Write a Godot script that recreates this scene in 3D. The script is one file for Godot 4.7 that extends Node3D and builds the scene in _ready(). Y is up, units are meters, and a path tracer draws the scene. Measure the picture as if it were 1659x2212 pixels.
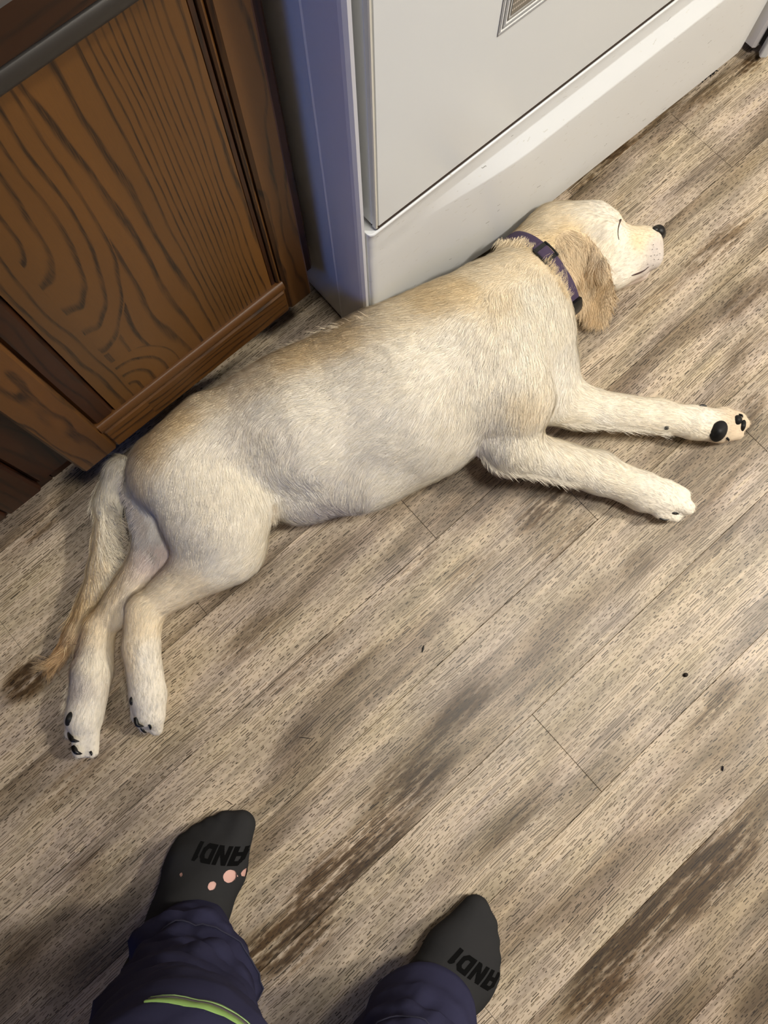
extends Node3D
# A sleeping puppy on a kitchen floor between a cabinet, a stove and a standing person's feet.
# Metres, y up; x runs along the cabinet fronts, z points from the cabinets into the room.

var rng := RandomNumberGenerator.new()
var M := {}
var used := {}

# ---------------------------------------------------------------- naming and tagging
func numbered(called: String) -> String:
	if not used.has(called):
		used[called] = 0
		return called
	used[called] += 1
	return "%s_%03d" % [called, used[called]]

func tag(o: Node, label := "", category := "", group := "", kind := "") -> Node:
	if label: o.set_meta("label", label)
	if category: o.set_meta("category", category)
	if group: o.set_meta("group", group)
	if kind: o.set_meta("kind", kind)
	return o

func thing(called: String, label: String, category: String, at := Vector3.ZERO, turn := 0.0) -> Node3D:
	var o := Node3D.new()
	o.name = numbered(called)
	add_child(o, true)
	o.position = at
	o.rotation.y = turn
	tag(o, label, category)
	return o

func sibling(parent: Node, called: String) -> String:
	var key := "%d %s" % [parent.get_instance_id(), called]
	used[key] = used.get(key, -1) + 1
	return called if used[key] == 0 else "%s_%03d" % [called, used[key]]

func put(called: String, mesh: Mesh, mat: Material, parent: Node = null) -> MeshInstance3D:
	var o := MeshInstance3D.new()
	o.name = numbered(called) if parent == null else sibling(parent, called)
	o.mesh = mesh
	if mat: o.material_override = mat
	if parent == null: add_child(o, true)
	else: parent.add_child(o, true)
	return o

func struct(called: String, mesh: Mesh, mat: Material, label: String) -> MeshInstance3D:
	var o := put(called, mesh, mat)
	tag(o, label, "", "", "structure")
	return o

# ---------------------------------------------------------------- mesh helpers
func quad(st: SurfaceTool, p: Array, n: Vector3, uv: Array = []) -> void:
	# p in order round the face; turned so that the front looks along n
	var flip: bool = (p[1] - p[0]).cross(p[2] - p[0]).dot(n) > 0.0
	var idx := [0, 2, 1, 0, 3, 2] if flip else [0, 1, 2, 0, 2, 3]
	for i in idx:
		st.set_normal(n)
		if uv.size() > 0: st.set_uv(uv[i])
		st.add_vertex(p[i])

func tri(st: SurfaceTool, p: Array, n: Vector3) -> void:
	var flip: bool = (p[1] - p[0]).cross(p[2] - p[0]).dot(n) > 0.0
	for i in ([0, 2, 1] if flip else [0, 1, 2]):
		st.set_normal(n)
		st.set_uv(Vector2(p[i].x, p[i].y))
		st.add_vertex(p[i])

# a box with bevelled edges; grain 0 / 1 / 2 = the axis that the texture's v runs along
func cbox(st: SurfaceTool, lo: Vector3, hi: Vector3, b: float, grain := 1) -> void:
	var c := (lo + hi) * 0.5
	var h := (hi - lo) * 0.5
	b = minf(b, minf(h.x, minf(h.y, h.z)) * 0.9)
	for ax in 3:
		var u := (ax + 1) % 3
		var v := (ax + 2) % 3
		for s in [-1.0, 1.0]:
			var n := Vector3.ZERO
			n[ax] = s
			var p := []
			for q in [[-1, -1], [1, -1], [1, 1], [-1, 1]]:
				var w := Vector3.ZERO
				w[ax] = s * h[ax]
				w[u] = q[0] * (h[u] - b)
				w[v] = q[1] * (h[v] - b)
				p.append(c + w)
			quad(st, p, n, guv(p, ax, grain))
	for ax in 3:
		var u := (ax + 1) % 3
		var v := (ax + 2) % 3
		for su in [-1.0, 1.0]:
			for sv in [-1.0, 1.0]:
				var p := []
				for q in [[-1, 0], [1, 0], [1, 1], [-1, 1]]:
					var w := Vector3.ZERO
					w[ax] = q[0] * (h[ax] - b)
					w[u] = su * (h[u] - (b if q[1] == 0 else 0.0))
					w[v] = sv * (h[v] - (0.0 if q[1] == 0 else b))
					p.append(c + w)
				var n := Vector3.ZERO
				n[u] = su
				n[v] = sv
				quad(st, p, n.normalized(), guv(p, u, grain))
	for sx in [-1.0, 1.0]:
		for sy in [-1.0, 1.0]:
			for sz in [-1.0, 1.0]:
				var s := Vector3(sx, sy, sz)
				var hb := h - Vector3(b, b, b)
				tri(st, [c + s * Vector3(h.x, hb.y, hb.z), c + s * Vector3(hb.x, h.y, hb.z), c + s * Vector3(hb.x, hb.y, h.z)], s.normalized())

func guv(p: Array, ax: int, grain: int) -> Array:
	var g := grain
	if g == ax: g = (ax + 1) % 3
	var o := 3 - ax - g
	var r := []
	for q in p: r.append(Vector2(q[o] + q[ax] * 0.37, q[g]))
	return r

func newst() -> SurfaceTool:
	var st := SurfaceTool.new()
	st.begin(Mesh.PRIMITIVE_TRIANGLES)
	return st

func boxm(lo: Vector3, hi: Vector3, b := 0.001, grain := 1) -> ArrayMesh:
	var st := newst()
	cbox(st, lo, hi, b, grain)
	return st.commit()

# rings of points joined into a skin with smooth normals
func skin(rings: Array, closed := true, cap := true) -> ArrayMesh:
	var vs := PackedVector3Array()
	var cs := PackedVector3Array()
	var ts := PackedInt32Array()
	var n: int = rings[0].size()
	for i in rings.size():
		var c := Vector3.ZERO
		for q in rings[i]: c += q / n
		for j in n:
			vs.append(rings[i][j])
			cs.append(c)
	var last := n if closed else n - 1
	for i in rings.size() - 1:
		for j in last:
			var a := i * n + j
			var b := i * n + (j + 1) % n
			ts.append_array([a, a + n, b, b, a + n, b + n])
	var sum := 0.0
	for i in range(0, ts.size(), 3):
		var a := ts[i]
		sum += (vs[ts[i + 1]] - vs[a]).cross(vs[ts[i + 2]] - vs[a]).dot(vs[a] - cs[a])
	if cap and closed:
		for e in [0, rings.size() - 1]:
			var first := vs.size()
			for j in n:
				vs.append(rings[e][j])
			vs.append(cs[e * n])
			for j in n:
				if e == 0: ts.append_array([first + j, first + (j + 1) % n, first + n])
				else: ts.append_array([first + (j + 1) % n, first + j, first + n])
	return shaded(vs, ts, sum > 0.0)

# smooth normals from the faces; turned when the faces run the wrong way round
func shaded(vs: PackedVector3Array, ts: PackedInt32Array, turn: bool) -> ArrayMesh:
	if turn:
		for i in range(0, ts.size(), 3):
			var k := ts[i]
			ts[i] = ts[i + 1]
			ts[i + 1] = k
	var ns := PackedVector3Array()
	ns.resize(vs.size())
	for i in range(0, ts.size(), 3):
		var nm := (vs[ts[i + 2]] - vs[ts[i]]).cross(vs[ts[i + 1]] - vs[ts[i]])
		for k in 3: ns[ts[i + k]] += nm
	for i in ns.size(): ns[i] = ns[i].normalized()
	return mesh_of({"v": vs, "n": ns, "t": ts})

func tube(pts: Array, radii: Array, sides := 8, squash := 1.0) -> ArrayMesh:
	var rings := []
	var up := Vector3.UP
	for i in pts.size():
		var d: Vector3 = (pts[mini(i + 1, pts.size() - 1)] - pts[maxi(i - 1, 0)]).normalized()
		if absf(d.dot(up)) > 0.95: up = Vector3.RIGHT
		var s := d.cross(up).normalized()
		var w := s.cross(d).normalized()
		var ring := []
		for j in sides:
			var a := TAU * j / sides
			ring.append(pts[i] + (s * cos(a) + w * sin(a) * squash) * radii[i])
		rings.append(ring)
	return skin(rings)

func curve(pts: Array, n: int) -> Array:
	var c := Curve3D.new()
	for i in pts.size():
		var t: Vector3 = (pts[mini(i + 1, pts.size() - 1)] - pts[maxi(i - 1, 0)]) / 6.0
		c.add_point(pts[i], -t, t)
	var r := []
	for i in n: r.append(c.sample_baked(c.get_baked_length() * i / (n - 1.0), true))
	return r

# ---------------------------------------------------------------- distance fields and surface nets
func sdf(bones: Array, lo: Vector3, hi: Vector3, cell: float, ground := -1.0) -> Dictionary:
	var nx := int(ceil((hi.x - lo.x) / cell)) + 1
	var ny := int(ceil((hi.y - lo.y) / cell)) + 1
	var nz := int(ceil((hi.z - lo.z) / cell)) + 1
	var g := PackedFloat32Array()
	g.resize(nx * ny * nz)
	g.fill(1.0)
	for bo in bones:
		var ax: float = bo[0]
		var ay: float = bo[1]
		var az: float = bo[2]
		var ra: float = bo[3]
		var dr: float = bo[7] - ra
		var vx: float = bo[4] - ax
		var vy: float = bo[5] - ay
		var vz: float = bo[6] - az
		var k: float = bo[8]
		var sq: float = 1.0 / (bo[9] * bo[9]) - 1.0
		var ll := vx * vx + vy * vy + vz * vz
		var u := Vector3(vx, vy, vz) / sqrt(ll)
		var nn := (Vector3.UP - u * u.y).normalized()
		var nnx := nn.x
		var nny := nn.y
		var nnz := nn.z
		var band := maxf(ra, ra + dr) + 0.009 + k * 0.6
		var x0 := maxi(0, int((minf(ax, ax + vx) - band - lo.x) / cell))
		var x1 := mini(nx - 1, int((maxf(ax, ax + vx) + band - lo.x) / cell) + 1)
		var y0 := maxi(0, int((minf(ay, ay + vy) - band - lo.y) / cell))
		var y1 := mini(ny - 1, int((maxf(ay, ay + vy) + band - lo.y) / cell) + 1)
		var z0 := maxi(0, int((minf(az, az + vz) - band - lo.z) / cell))
		var z1 := mini(nz - 1, int((maxf(az, az + vz) + band - lo.z) / cell) + 1)
		for iz in range(z0, z1 + 1):
			var qz := lo.z + iz * cell - az
			for iy in range(y0, y1 + 1):
				var qy := lo.y + iy * cell - ay
				var at := (iz * ny + iy) * nx
				for ix in range(x0, x1 + 1):
					var qx := lo.x + ix * cell - ax
					var t := clampf((qx * vx + qy * vy + qz * vz) / ll, 0.0, 1.0)
					var ex := qx - t * vx
					var ey := qy - t * vy
					var ez := qz - t * vz
					var en := ex * nnx + ey * nny + ez * nnz
					var d := sqrt(ex * ex + ey * ey + ez * ez + en * en * sq) - ra - dr * t
					var o := g[at + ix]
					var h := k - absf(o - d)
					if h > 0.0: g[at + ix] = minf(o, d) - h * h * 0.25 / k
					elif d < o: g[at + ix] = d
	if ground >= 0.0:
		for iy in ny:
			var fl := ground - (lo.y + iy * cell)
			if fl < -0.02: break
			for iz in nz:
				var at := (iz * ny + iy) * nx
				for ix in nx:
					if g[at + ix] < fl: g[at + ix] = fl
	return {"g": g, "nx": nx, "ny": ny, "nz": nz, "lo": lo, "cell": cell}

func sample(f: Dictionary, p: Vector3) -> float:
	var q: Vector3 = (p - f.lo) / f.cell
	var nx: int = f.nx
	var ny: int = f.ny
	if q.x < 0 or q.y < 0 or q.z < 0 or q.x >= nx - 1 or q.y >= ny - 1 or q.z >= f.nz - 1: return 1.0
	var ix := int(q.x)
	var iy := int(q.y)
	var iz := int(q.z)
	var a := q.x - ix
	var b := q.y - iy
	var c := q.z - iz
	var g: PackedFloat32Array = f.g
	var i := (iz * ny + iy) * nx + ix
	var j := i + ny * nx
	return lerpf(lerpf(lerpf(g[i], g[i + 1], a), lerpf(g[i + nx], g[i + nx + 1], a), b), lerpf(lerpf(g[j], g[j + 1], a), lerpf(g[j + nx], g[j + nx + 1], a), b), c)

func grad(f: Dictionary, p: Vector3) -> Vector3:
	var e: float = f.cell * 0.8
	return Vector3(sample(f, p + Vector3(e, 0, 0)) - sample(f, p - Vector3(e, 0, 0)), sample(f, p + Vector3(0, e, 0)) - sample(f, p - Vector3(0, e, 0)), sample(f, p + Vector3(0, 0, e)) - sample(f, p - Vector3(0, 0, e))).normalized()

func top_y(f: Dictionary, x: float, z: float) -> float:
	var y: float = f.lo.y + (f.ny - 2) * f.cell
	var step: float = f.cell * 0.5
	while y > 0.0:
		if sample(f, Vector3(x, y, z)) < 0.0:
			var s0 := sample(f, Vector3(x, y, z))
			var s1 := sample(f, Vector3(x, y + step, z))
			return y + step * clampf(s0 / (s0 - s1), 0.0, 1.0)
		y -= step
	return 0.0

# returns {v, n, t}: vertices, normals, triangle indices
func nets(f: Dictionary) -> Dictionary:
	var g: PackedFloat32Array = f.g
	var nx: int = f.nx
	var ny: int = f.ny
	var nz: int = f.nz
	var cell: float = f.cell
	var lo: Vector3 = f.lo
	var ids := PackedInt32Array()
	ids.resize(nx * ny * nz)
	ids.fill(-1)
	var vs := PackedVector3Array()
	var ns := PackedVector3Array()
	var ts := PackedInt32Array()
	var sxy := nx * ny
	var lim := cell * 2.0
	for iz in nz - 1:
		for iy in ny - 1:
			var at := (iz * ny + iy) * nx
			for ix in nx - 1:
				var i := at + ix
				var c0 := g[i]
				if c0 > lim or c0 < -lim: continue
				var c1 := g[i + 1]
				var c2 := g[i + nx]
				var c3 := g[i + nx + 1]
				var c4 := g[i + sxy]
				var c5 := g[i + sxy + 1]
				var c6 := g[i + sxy + nx]
				var c7 := g[i + sxy + nx + 1]
				var m := int(c0 < 0) + int(c1 < 0) + int(c2 < 0) + int(c3 < 0) + int(c4 < 0) + int(c5 < 0) + int(c6 < 0) + int(c7 < 0)
				if m == 0 or m == 8: continue
				var sx := 0.0
				var sy := 0.0
				var sz := 0.0
				var k := 0
				if (c0 < 0) != (c1 < 0): sx += c0 / (c0 - c1); k += 1
				if (c2 < 0) != (c3 < 0): sx += c2 / (c2 - c3); sy += 1; k += 1
				if (c4 < 0) != (c5 < 0): sx += c4 / (c4 - c5); sz += 1; k += 1
				if (c6 < 0) != (c7 < 0): sx += c6 / (c6 - c7); sy += 1; sz += 1; k += 1
				if (c0 < 0) != (c2 < 0): sy += c0 / (c0 - c2); k += 1
				if (c1 < 0) != (c3 < 0): sy += c1 / (c1 - c3); sx += 1; k += 1
				if (c4 < 0) != (c6 < 0): sy += c4 / (c4 - c6); sz += 1; k += 1
				if (c5 < 0) != (c7 < 0): sy += c5 / (c5 - c7); sx += 1; sz += 1; k += 1
				if (c0 < 0) != (c4 < 0): sz += c0 / (c0 - c4); k += 1
				if (c1 < 0) != (c5 < 0): sz += c1 / (c1 - c5); sx += 1; k += 1
				if (c2 < 0) != (c6 < 0): sz += c2 / (c2 - c6); sy += 1; k += 1
				if (c3 < 0) != (c7 < 0): sz += c3 / (c3 - c7); sx += 1; sy += 1; k += 1
				ids[i] = vs.size()
				vs.append(lo + Vector3(ix + sx / k, iy + sy / k, iz + sz / k) * cell)
				ns.append(Vector3(c1 + c3 + c5 + c7 - c0 - c2 - c4 - c6, c2 + c3 + c6 + c7 - c0 - c1 - c4 - c5, c4 + c5 + c6 + c7 - c0 - c1 - c2 - c3).normalized())
	for iz in range(1, nz - 1):
		for iy in range(1, ny - 1):
			var at := (iz * ny + iy) * nx
			for ix in range(1, nx - 1):
				var i := at + ix
				if ids[i] < 0: continue
				var ins := g[i] < 0
				if ins != (g[i + 1] < 0): face(ts, ids[i - nx - sxy], ids[i - sxy], ids[i], ids[i - nx], ins)
				if ins != (g[i + nx] < 0): face(ts, ids[i - 1 - sxy], ids[i - 1], ids[i], ids[i - sxy], ins)
				if ins != (g[i + sxy] < 0): face(ts, ids[i - 1 - nx], ids[i - nx], ids[i], ids[i - 1], ins)
	return {"v": vs, "n": ns, "t": ts}

func face(ts: PackedInt32Array, a: int, b: int, c: int, d: int, ins: bool) -> void:
	if a < 0 or b < 0 or c < 0 or d < 0: return
	if ins: ts.append_array([a, c, b, a, d, c])
	else: ts.append_array([a, b, c, a, c, d])

func mesh_of(s: Dictionary, cols := PackedColorArray()) -> ArrayMesh:
	var sum := 0.0
	for i in range(0, s.t.size(), 3): sum += (s.v[s.t[i + 1]] - s.v[s.t[i]]).cross(s.v[s.t[i + 2]] - s.v[s.t[i]]).dot(s.n[s.t[i]])
	if sum > 0.0:
		var tt: PackedInt32Array = s.t
		for i in range(0, tt.size(), 3):
			var k := tt[i]
			tt[i] = tt[i + 1]
			tt[i + 1] = k
		s.t = tt
	var a := []
	a.resize(Mesh.ARRAY_MAX)
	a[Mesh.ARRAY_VERTEX] = s.v
	a[Mesh.ARRAY_NORMAL] = s.n
	if cols.size() > 0: a[Mesh.ARRAY_COLOR] = cols
	if s.has("uv"): a[Mesh.ARRAY_TEX_UV] = s.uv
	a[Mesh.ARRAY_INDEX] = s.t
	var m := ArrayMesh.new()
	m.add_surface_from_arrays(Mesh.PRIMITIVE_TRIANGLES, a)
	return m

# ---------------------------------------------------------------- materials
func mat(c: Color, rough := 0.6, metal := 0.0, spec := 0.5) -> StandardMaterial3D:
	var m := StandardMaterial3D.new()
	m.albedo_color = c
	m.roughness = rough
	m.metallic = metal
	m.metallic_specular = spec
	return m

func image_tex(w: int, h: int, data: PackedByteArray) -> ImageTexture:
	return ImageTexture.create_from_image(Image.create_from_data(w, h, false, Image.FORMAT_RGB8, data))

func noise(sd: int, freq: float, oct := 3) -> FastNoiseLite:
	var n := FastNoiseLite.new()
	n.seed = sd
	n.noise_type = FastNoiseLite.TYPE_SIMPLEX_SMOOTH
	n.frequency = freq
	n.fractal_octaves = oct
	return n

# the fine print of one floor plank: pale ground with short dark pores along the grain
func plank_texture(sd: int) -> ImageTexture:
	var w := 2048
	var h := 256
	rng.seed = sd * 77 + 5
	var warp := noise(sd, 0.0022, 2)
	var dens := noise(sd + 31, 0.004, 2)
	var low := noise(sd + 50, 0.012, 3)
	var data := PackedByteArray()
	data.resize(w * h * 3)
	for y in h:
		for x in w:
			var v := 1.0 + 0.07 * low.get_noise_2d(x * 0.22, y) + 0.05 * warp.get_noise_2d(x * 0.9, y * 26.0)
			var i := (y * w + x) * 3
			data[i] = clampi(int(193 * v), 0, 255)
			data[i + 1] = clampi(int(176 * v), 0, 255)
			data[i + 2] = clampi(int(154 * v), 0, 255)
	var im := Image.create_from_data(w, h, false, Image.FORMAT_RGB8, data)
	var y := 1.0
	while y < h + 24:
		var x := rng.randf_range(-60, 20)
		var base := y - 12.0
		y += rng.randf_range(4.2, 6.8)
		while x < w:
			var dn := dens.get_noise_2d(x * 0.55, base * 4.0)
			var ln := rng.randf_range(5, 16) if dn < -0.16 else (rng.randf_range(9, 34) if dn < 0.3 else rng.randf_range(22, 80))
			var gap := rng.randf_range(6, 22) if dn < -0.16 else rng.randf_range(4, 17)
			var dark := rng.randf_range(0.30, 0.60)
			var col := Color(0.80 * dark, 0.68 * dark, 0.51 * dark)
			var th := 2 if rng.randf() < 0.26 else 1
			var s := 0.0
			var jit := rng.randf_range(-1.4, 1.4)
			while s < ln:
				var yy := base + jit + 15.0 * warp.get_noise_2d((x + s) * 0.55, base * 0.35)
				im.fill_rect(Rect2i(int(x + s), int(yy), mini(5, int(ln - s) + 1), th), col)
				s += 4.0
			x += ln + gap
	return ImageTexture.create_from_image(im)

# the large print: brown streaks, pale clouds and saw marks, laid out over the boards (4 m wraps round)
const TONE_LO := Vector2(-0.95, -0.85)
const TONE_SPAN := 2.3
func tone_texture() -> ImageTexture:
	var n := 1800
	var px := n / TONE_SPAN
	var t := PackedFloat32Array()
	t.resize(n * n)
	t.fill(0.0)
	var pale := PackedFloat32Array()
	pale.resize(n * n)
	pale.fill(0.0)
	var streak := noise(11, 0.02, 3)
	var fleck := noise(12, 0.09, 2)
	# x, z, half length, half width, strength
	for b in [[1.0215, -0.3290, 0.0324, 0.0152, 0.9000], [-0.3122, 0.1441, 0.0800, 0.0455, 1.0000], [-0.2030, 0.1351, 0.1030, 0.0455, 1.0000], [-0.0950, 0.1146, 0.1172, 0.0242, 0.8000], [0.0710, 0.4077, 0.1790, 0.0394, 0.9000], [0.4824, 0.0959, 0.1108, 0.0182, 0.3000], [0.8462, -0.4042, 0.1092, 0.0182, 0.7000], [-0.0585, -0.0976, 0.0745, 0.0182, 0.3500], [-0.0046, 0.2238, 0.0751, 0.0121, 0.3000], [0.6426, -0.1497, 0.0677, 0.0152, 0.3000], [-0.3688, -0.1756, 0.0693, 0.0212, 0.3000], [0.1230, -0.0963, 0.0564, 0.0182, 0.4000], [0.7373, -0.3544, 0.1070, 0.0273, 0.8500], [0.8425, -0.3527, 0.0813, 0.0212, 0.6000], [0.9516, -0.3368, 0.0992, 0.0182, 0.4000], [0.7627, -0.1504, 0.0880, 0.0182, 0.6000], [0.7798, -0.1444, 0.0441, 0.0121, 0.5000], [0.7223, -0.0689, 0.0553, 0.0182, 0.3500], [0.3088, -0.0400, 0.0659, 0.0273, 0.9000], [0.2617, -0.1851, 0.0553, 0.0182, 0.4000], [0.2944, 0.0100, 0.0579, 0.0242, 0.4500], [-0.2817, 0.1506, 0.0912, 0.0364, 0.8000], [-0.1676, 0.1284, 0.1026, 0.0333, 0.8500], [-0.0740, 0.0983, 0.0789, 0.0273, 0.6000], [0.0394, 0.0804, 0.0840, 0.0182, 0.5500], [-0.3440, -0.3144, 0.0397, 0.0273, 0.9500], [-0.2634, -0.3094, 0.0410, 0.0182, 0.6000], [-0.0238, 0.4176, 0.0916, 0.0333, 0.9000], [0.1373, 0.4211, 0.1009, 0.0364, 0.9500], [0.1884, 0.4326, 0.0380, 0.0152, 0.6000], [-0.4165, -0.0926, 0.0395, 0.0273, 0.3500], [-0.5311, -0.0672, 0.0283, 0.0273, 0.3500], [-0.0954, -0.1651, 0.0690, 0.0242, 0.4000], [0.0972, 0.0518, 0.0588, -0.0182, -0.8000], [0.0315, 0.0056, 0.0502, 0.0182, -0.9000], [0.2953, 0.2875, 0.0657, 0.0182, 0.4500], [0.1716, 0.3259, 0.0466, 0.0121, 0.3000], [0.4276, -0.1492, 0.0546, 0.0152, 0.4500], [0.4299, -0.1245, 0.0331, 0.0091, 0.4000], [-0.1399, -0.0286, 0.0465, 0.0182, 0.2500], [0.6724, -0.0142, 0.0468, 0.0182, 0.3500], [0.1757, 0.0978, 0.0637, 0.0273, -0.7000], [0.1192, 0.2180, 0.0572, 0.0333, -0.8000], [0.1348, 0.3280, 0.1172, 0.0152, -0.9000], [-0.1243, 0.0251, 0.0795, 0.0182, -0.4000], [0.0824, -0.0198, 0.0573, 0.0242, -0.8000], [0.4441, -0.0804, 0.0330, 0.0121, 0.3000], [0.6212, 0.0500, 0.0263, 0.0152, 0.5000], [0.5898, 0.0621, 0.0428, 0.0121, 0.5000], [0.3450, 0.0963, 0.0357, 0.0212, 0.2500], [-0.2174, -0.4597, 0.0338, 0.0121, 0.4000], [0.5013, -0.0882, 0.0431, 0.0182, -0.4000], [-0.0097, -0.0502, 0.0543, 0.0152, 0.3000], [0.1690, -0.0433, 0.0568, 0.0242, 0.3500]]:
		var x0 := int((b[0] - b[2] * 1.3 - TONE_LO.x) * px)
		var x1 := int((b[0] + b[2] * 1.3 - TONE_LO.x) * px)
		var row := floorf((b[1] - 0.022) / 0.123)
		var z0 := int((maxf(b[1] - b[3] * 1.3, 0.022 + row * 0.123) - TONE_LO.y) * px)
		var z1 := int((minf(b[1] + b[3] * 1.3, 0.022 + row * 0.123 + 0.123) - TONE_LO.y) * px)
		for iz in range(maxi(z0, 0), mini(z1 + 1, n)):
			for ix in range(maxi(x0, 0), mini(x1 + 1, n)):
				var wx := TONE_LO.x + ix / px
				var wz := TONE_LO.y + iz / px
				var ex: float = (wx - b[0]) / b[2]
				var ez: float = (wz - b[1]) / b[3]
				var st := streak.get_noise_2d(wx * 420.0, wz * 5200.0)
				var r := sqrt(ex * ex + ez * ez) + 0.25 * streak.get_noise_2d(wx * 120.0 + 50.0, wz * 900.0)
				var v := clampf((1.0 - r) * 2.0, 0.0, 1.0) * clampf(0.72 + 1.5 * st + 0.55 * fleck.get_noise_2d(wx * 700.0, wz * 2600.0), 0.0, 1.15)
				var amt: float = v * absf(b[4])
				if b[4] > 0: t[iz * n + ix] = maxf(t[iz * n + ix], amt)
				else: pale[iz * n + ix] = maxf(pale[iz * n + ix], amt)
	var data := PackedByteArray()
	data.resize(n * n * 3)
	var big := noise(21, 0.018, 3)
	var saw := noise(23, 0.03, 2)
	var fine := noise(24, 0.02, 2)
	for iz in n:
		var wz := TONE_LO.y + iz / px
		var row := int(floorf((wz - 0.022) / 0.123))
		for ix in n:
			var wx := TONE_LO.x + ix / px
			var i := iz * n + ix
			var cl := big.get_noise_2d(wx * 130.0 + row * 47.0, wz * 520.0 + row * 11.0)
			var v := 0.88 + 0.13 * cl + 0.13 * big.get_noise_2d(wx * 300.0 + row * 91.0, wz * 1300.0) + 0.05 * streak.get_noise_2d(wx * 300.0 + row * 13.0, wz * 4200.0)
			var sw := saw.get_noise_2d(wx * 1500.0 + row * 37.0, wz * 110.0)
			var where := big.get_noise_2d(wx * 260.0 + 300.0 + row * 57.0, wz * 300.0)
			if where > 0.12: v += clampf((where - 0.12) * 3.0, 0.0, 1.0) * 0.09 * sw
			v += pale[i] * 0.13 + 0.15 * fine.get_noise_2d(wx * 420.0 + row * 71.0, wz * 9000.0)
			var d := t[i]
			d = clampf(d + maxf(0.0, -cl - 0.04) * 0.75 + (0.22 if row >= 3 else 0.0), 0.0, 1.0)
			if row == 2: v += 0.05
			var gold := clampf(saw.get_noise_2d(wx * 160.0 + row * 5.0 + 400.0, wz * 500.0), -1.0, 1.0) * 0.05
			data[i * 3] = clampi(int(255 * v * (1.0 - d * 0.56)), 0, 255)
			data[i * 3 + 1] = clampi(int(255 * v * (1.0 - d * 0.63)), 0, 255)
			data[i * 3 + 2] = clampi(int(255 * v * (1.0 - d * 0.73) * (1.0 - gold)), 0, 255)
	return image_tex(n, n, data)

# stained oak; u across the grain, v along it. arch > 0 draws cathedral arches
func oak_texture(w: int, h: int, span: Vector2, sd: int, arch: bool, c0: Color, c1: Color) -> ImageTexture:
	var wob := noise(sd, 0.9, 3)
	var fine := noise(sd + 7, 1.0, 2)
	var data := PackedByteArray()
	data.resize(w * h * 3)
	for y in h:
		var v := span.y * y / h
		for x in w:
			var u := span.x * x / w
			var r: float
			var wb := wob.get_noise_2d(u * 14.0, v * 3.4)
			if arch:
				# v runs down the panel: half arches beside a straight grain line, tips down; small ones with tips up below
				var up := u - 0.030 + 0.004 * wb
				var yy := v - 0.115 + 0.012 * wb
				var e1 := maxf(0.0, yy) / 0.039
				var r1 := sqrt(up * up / 0.000196 + e1 * e1)
				var e2 := maxf(0.0, 0.405 - v) / 0.021
				var r2 := sqrt(up * up / 0.00030 + e2 * e2)
				if up < 0.0: r = u * 70.0 + 0.8 * wb + 0.3
				elif v > 0.335 + 0.2 * up and r2 < 3.6: r = r2 + 0.2
				elif r1 < 5.1 and v < 0.335: r = r1 + 0.25 * wb
				else: r = u * 44.0 + 9.0 * smoothstep(0.14, 0.23, u) + 0.6 * wb - v * 1.6
			else:
				r = u * 62.0 + 1.3 * wb + v * 0.9
			var fr := r - floorf(r)
			var line := smoothstep(0.62, 0.86, fr) * (1.0 - smoothstep(0.90, 1.0, fr))
			line *= 0.65 + 0.5 * wob.get_noise_2d(u * 60.0 + 9.0, v * 9.0)
			var pore := fine.get_noise_2d(u * 900.0, v * 34.0)
			var dk := clampf(line * (0.95 + pore * 0.9) + maxf(0.0, pore - 0.1) * 0.22, 0.0, 1.0)
			var tone := 1.0 + 0.16 * wob.get_noise_2d(u * 9.0 + 40.0, v * 1.7) + 0.06 * pore
			var i := (y * w + x) * 3
			data[i] = clampi(int(255 * lerpf(c0.r, c1.r, dk) * tone), 0, 255)
			data[i + 1] = clampi(int(255 * lerpf(c0.g, c1.g, dk) * tone), 0, 255)
			data[i + 2] = clampi(int(255 * lerpf(c0.b, c1.b, dk) * tone), 0, 255)
	return image_tex(w, h, data)

func oak(tex: Texture2D, span: Vector2, tint := Color.WHITE) -> StandardMaterial3D:
	var m := mat(tint, 0.42, 0.0, 0.45)
	m.albedo_texture = tex
	m.uv1_scale = Vector3(1.0 / span.x, 1.0 / span.y, 1)
	return m

# white enamel with a few dark scuffs, one texture per metre
func enamel_texture(sd: int, base: Color, marks: int) -> ImageTexture:
	rng.seed = sd
	var w := 1024
	var im := Image.create(w, w, false, Image.FORMAT_RGB8)
	im.fill(base)
	for i in marks:
		var x := rng.randi_range(0, w)
		var y := rng.randi_range(0, w)
		var k := rng.randf_range(0.84, 0.98)
		if rng.randf() < 0.07: k = rng.randf_range(0.35, 0.65)
		var c := Color(base.r * k, base.g * k * 0.99, base.b * k * 0.96)
		var n := rng.randi_range(1, 9)
		var sl := rng.randf_range(-0.5, 0.5)
		for j in n: im.fill_rect(Rect2i(x + j, int(y + j * sl), 1, 1), c)
	return ImageTexture.create_from_image(im)

func cloth_texture(sd: int, base: Color, amount: float) -> ImageTexture:
	rng.seed = sd
	var w := 256
	var data := PackedByteArray()
	data.resize(w * w * 3)
	for y in w:
		for x in w:
			var k := 1.0 + amount * (rng.randf() - 0.5) + amount * 0.6 * (1.0 if (x / 2 + y / 2) % 2 == 0 else -1.0) * 0.5
			var i := (y * w + x) * 3
			data[i] = clampi(int(255 * base.r * k), 0, 255)
			data[i + 1] = clampi(int(255 * base.g * k), 0, 255)
			data[i + 2] = clampi(int(255 * base.b * k), 0, 255)
	return image_tex(w, w, data)

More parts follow.
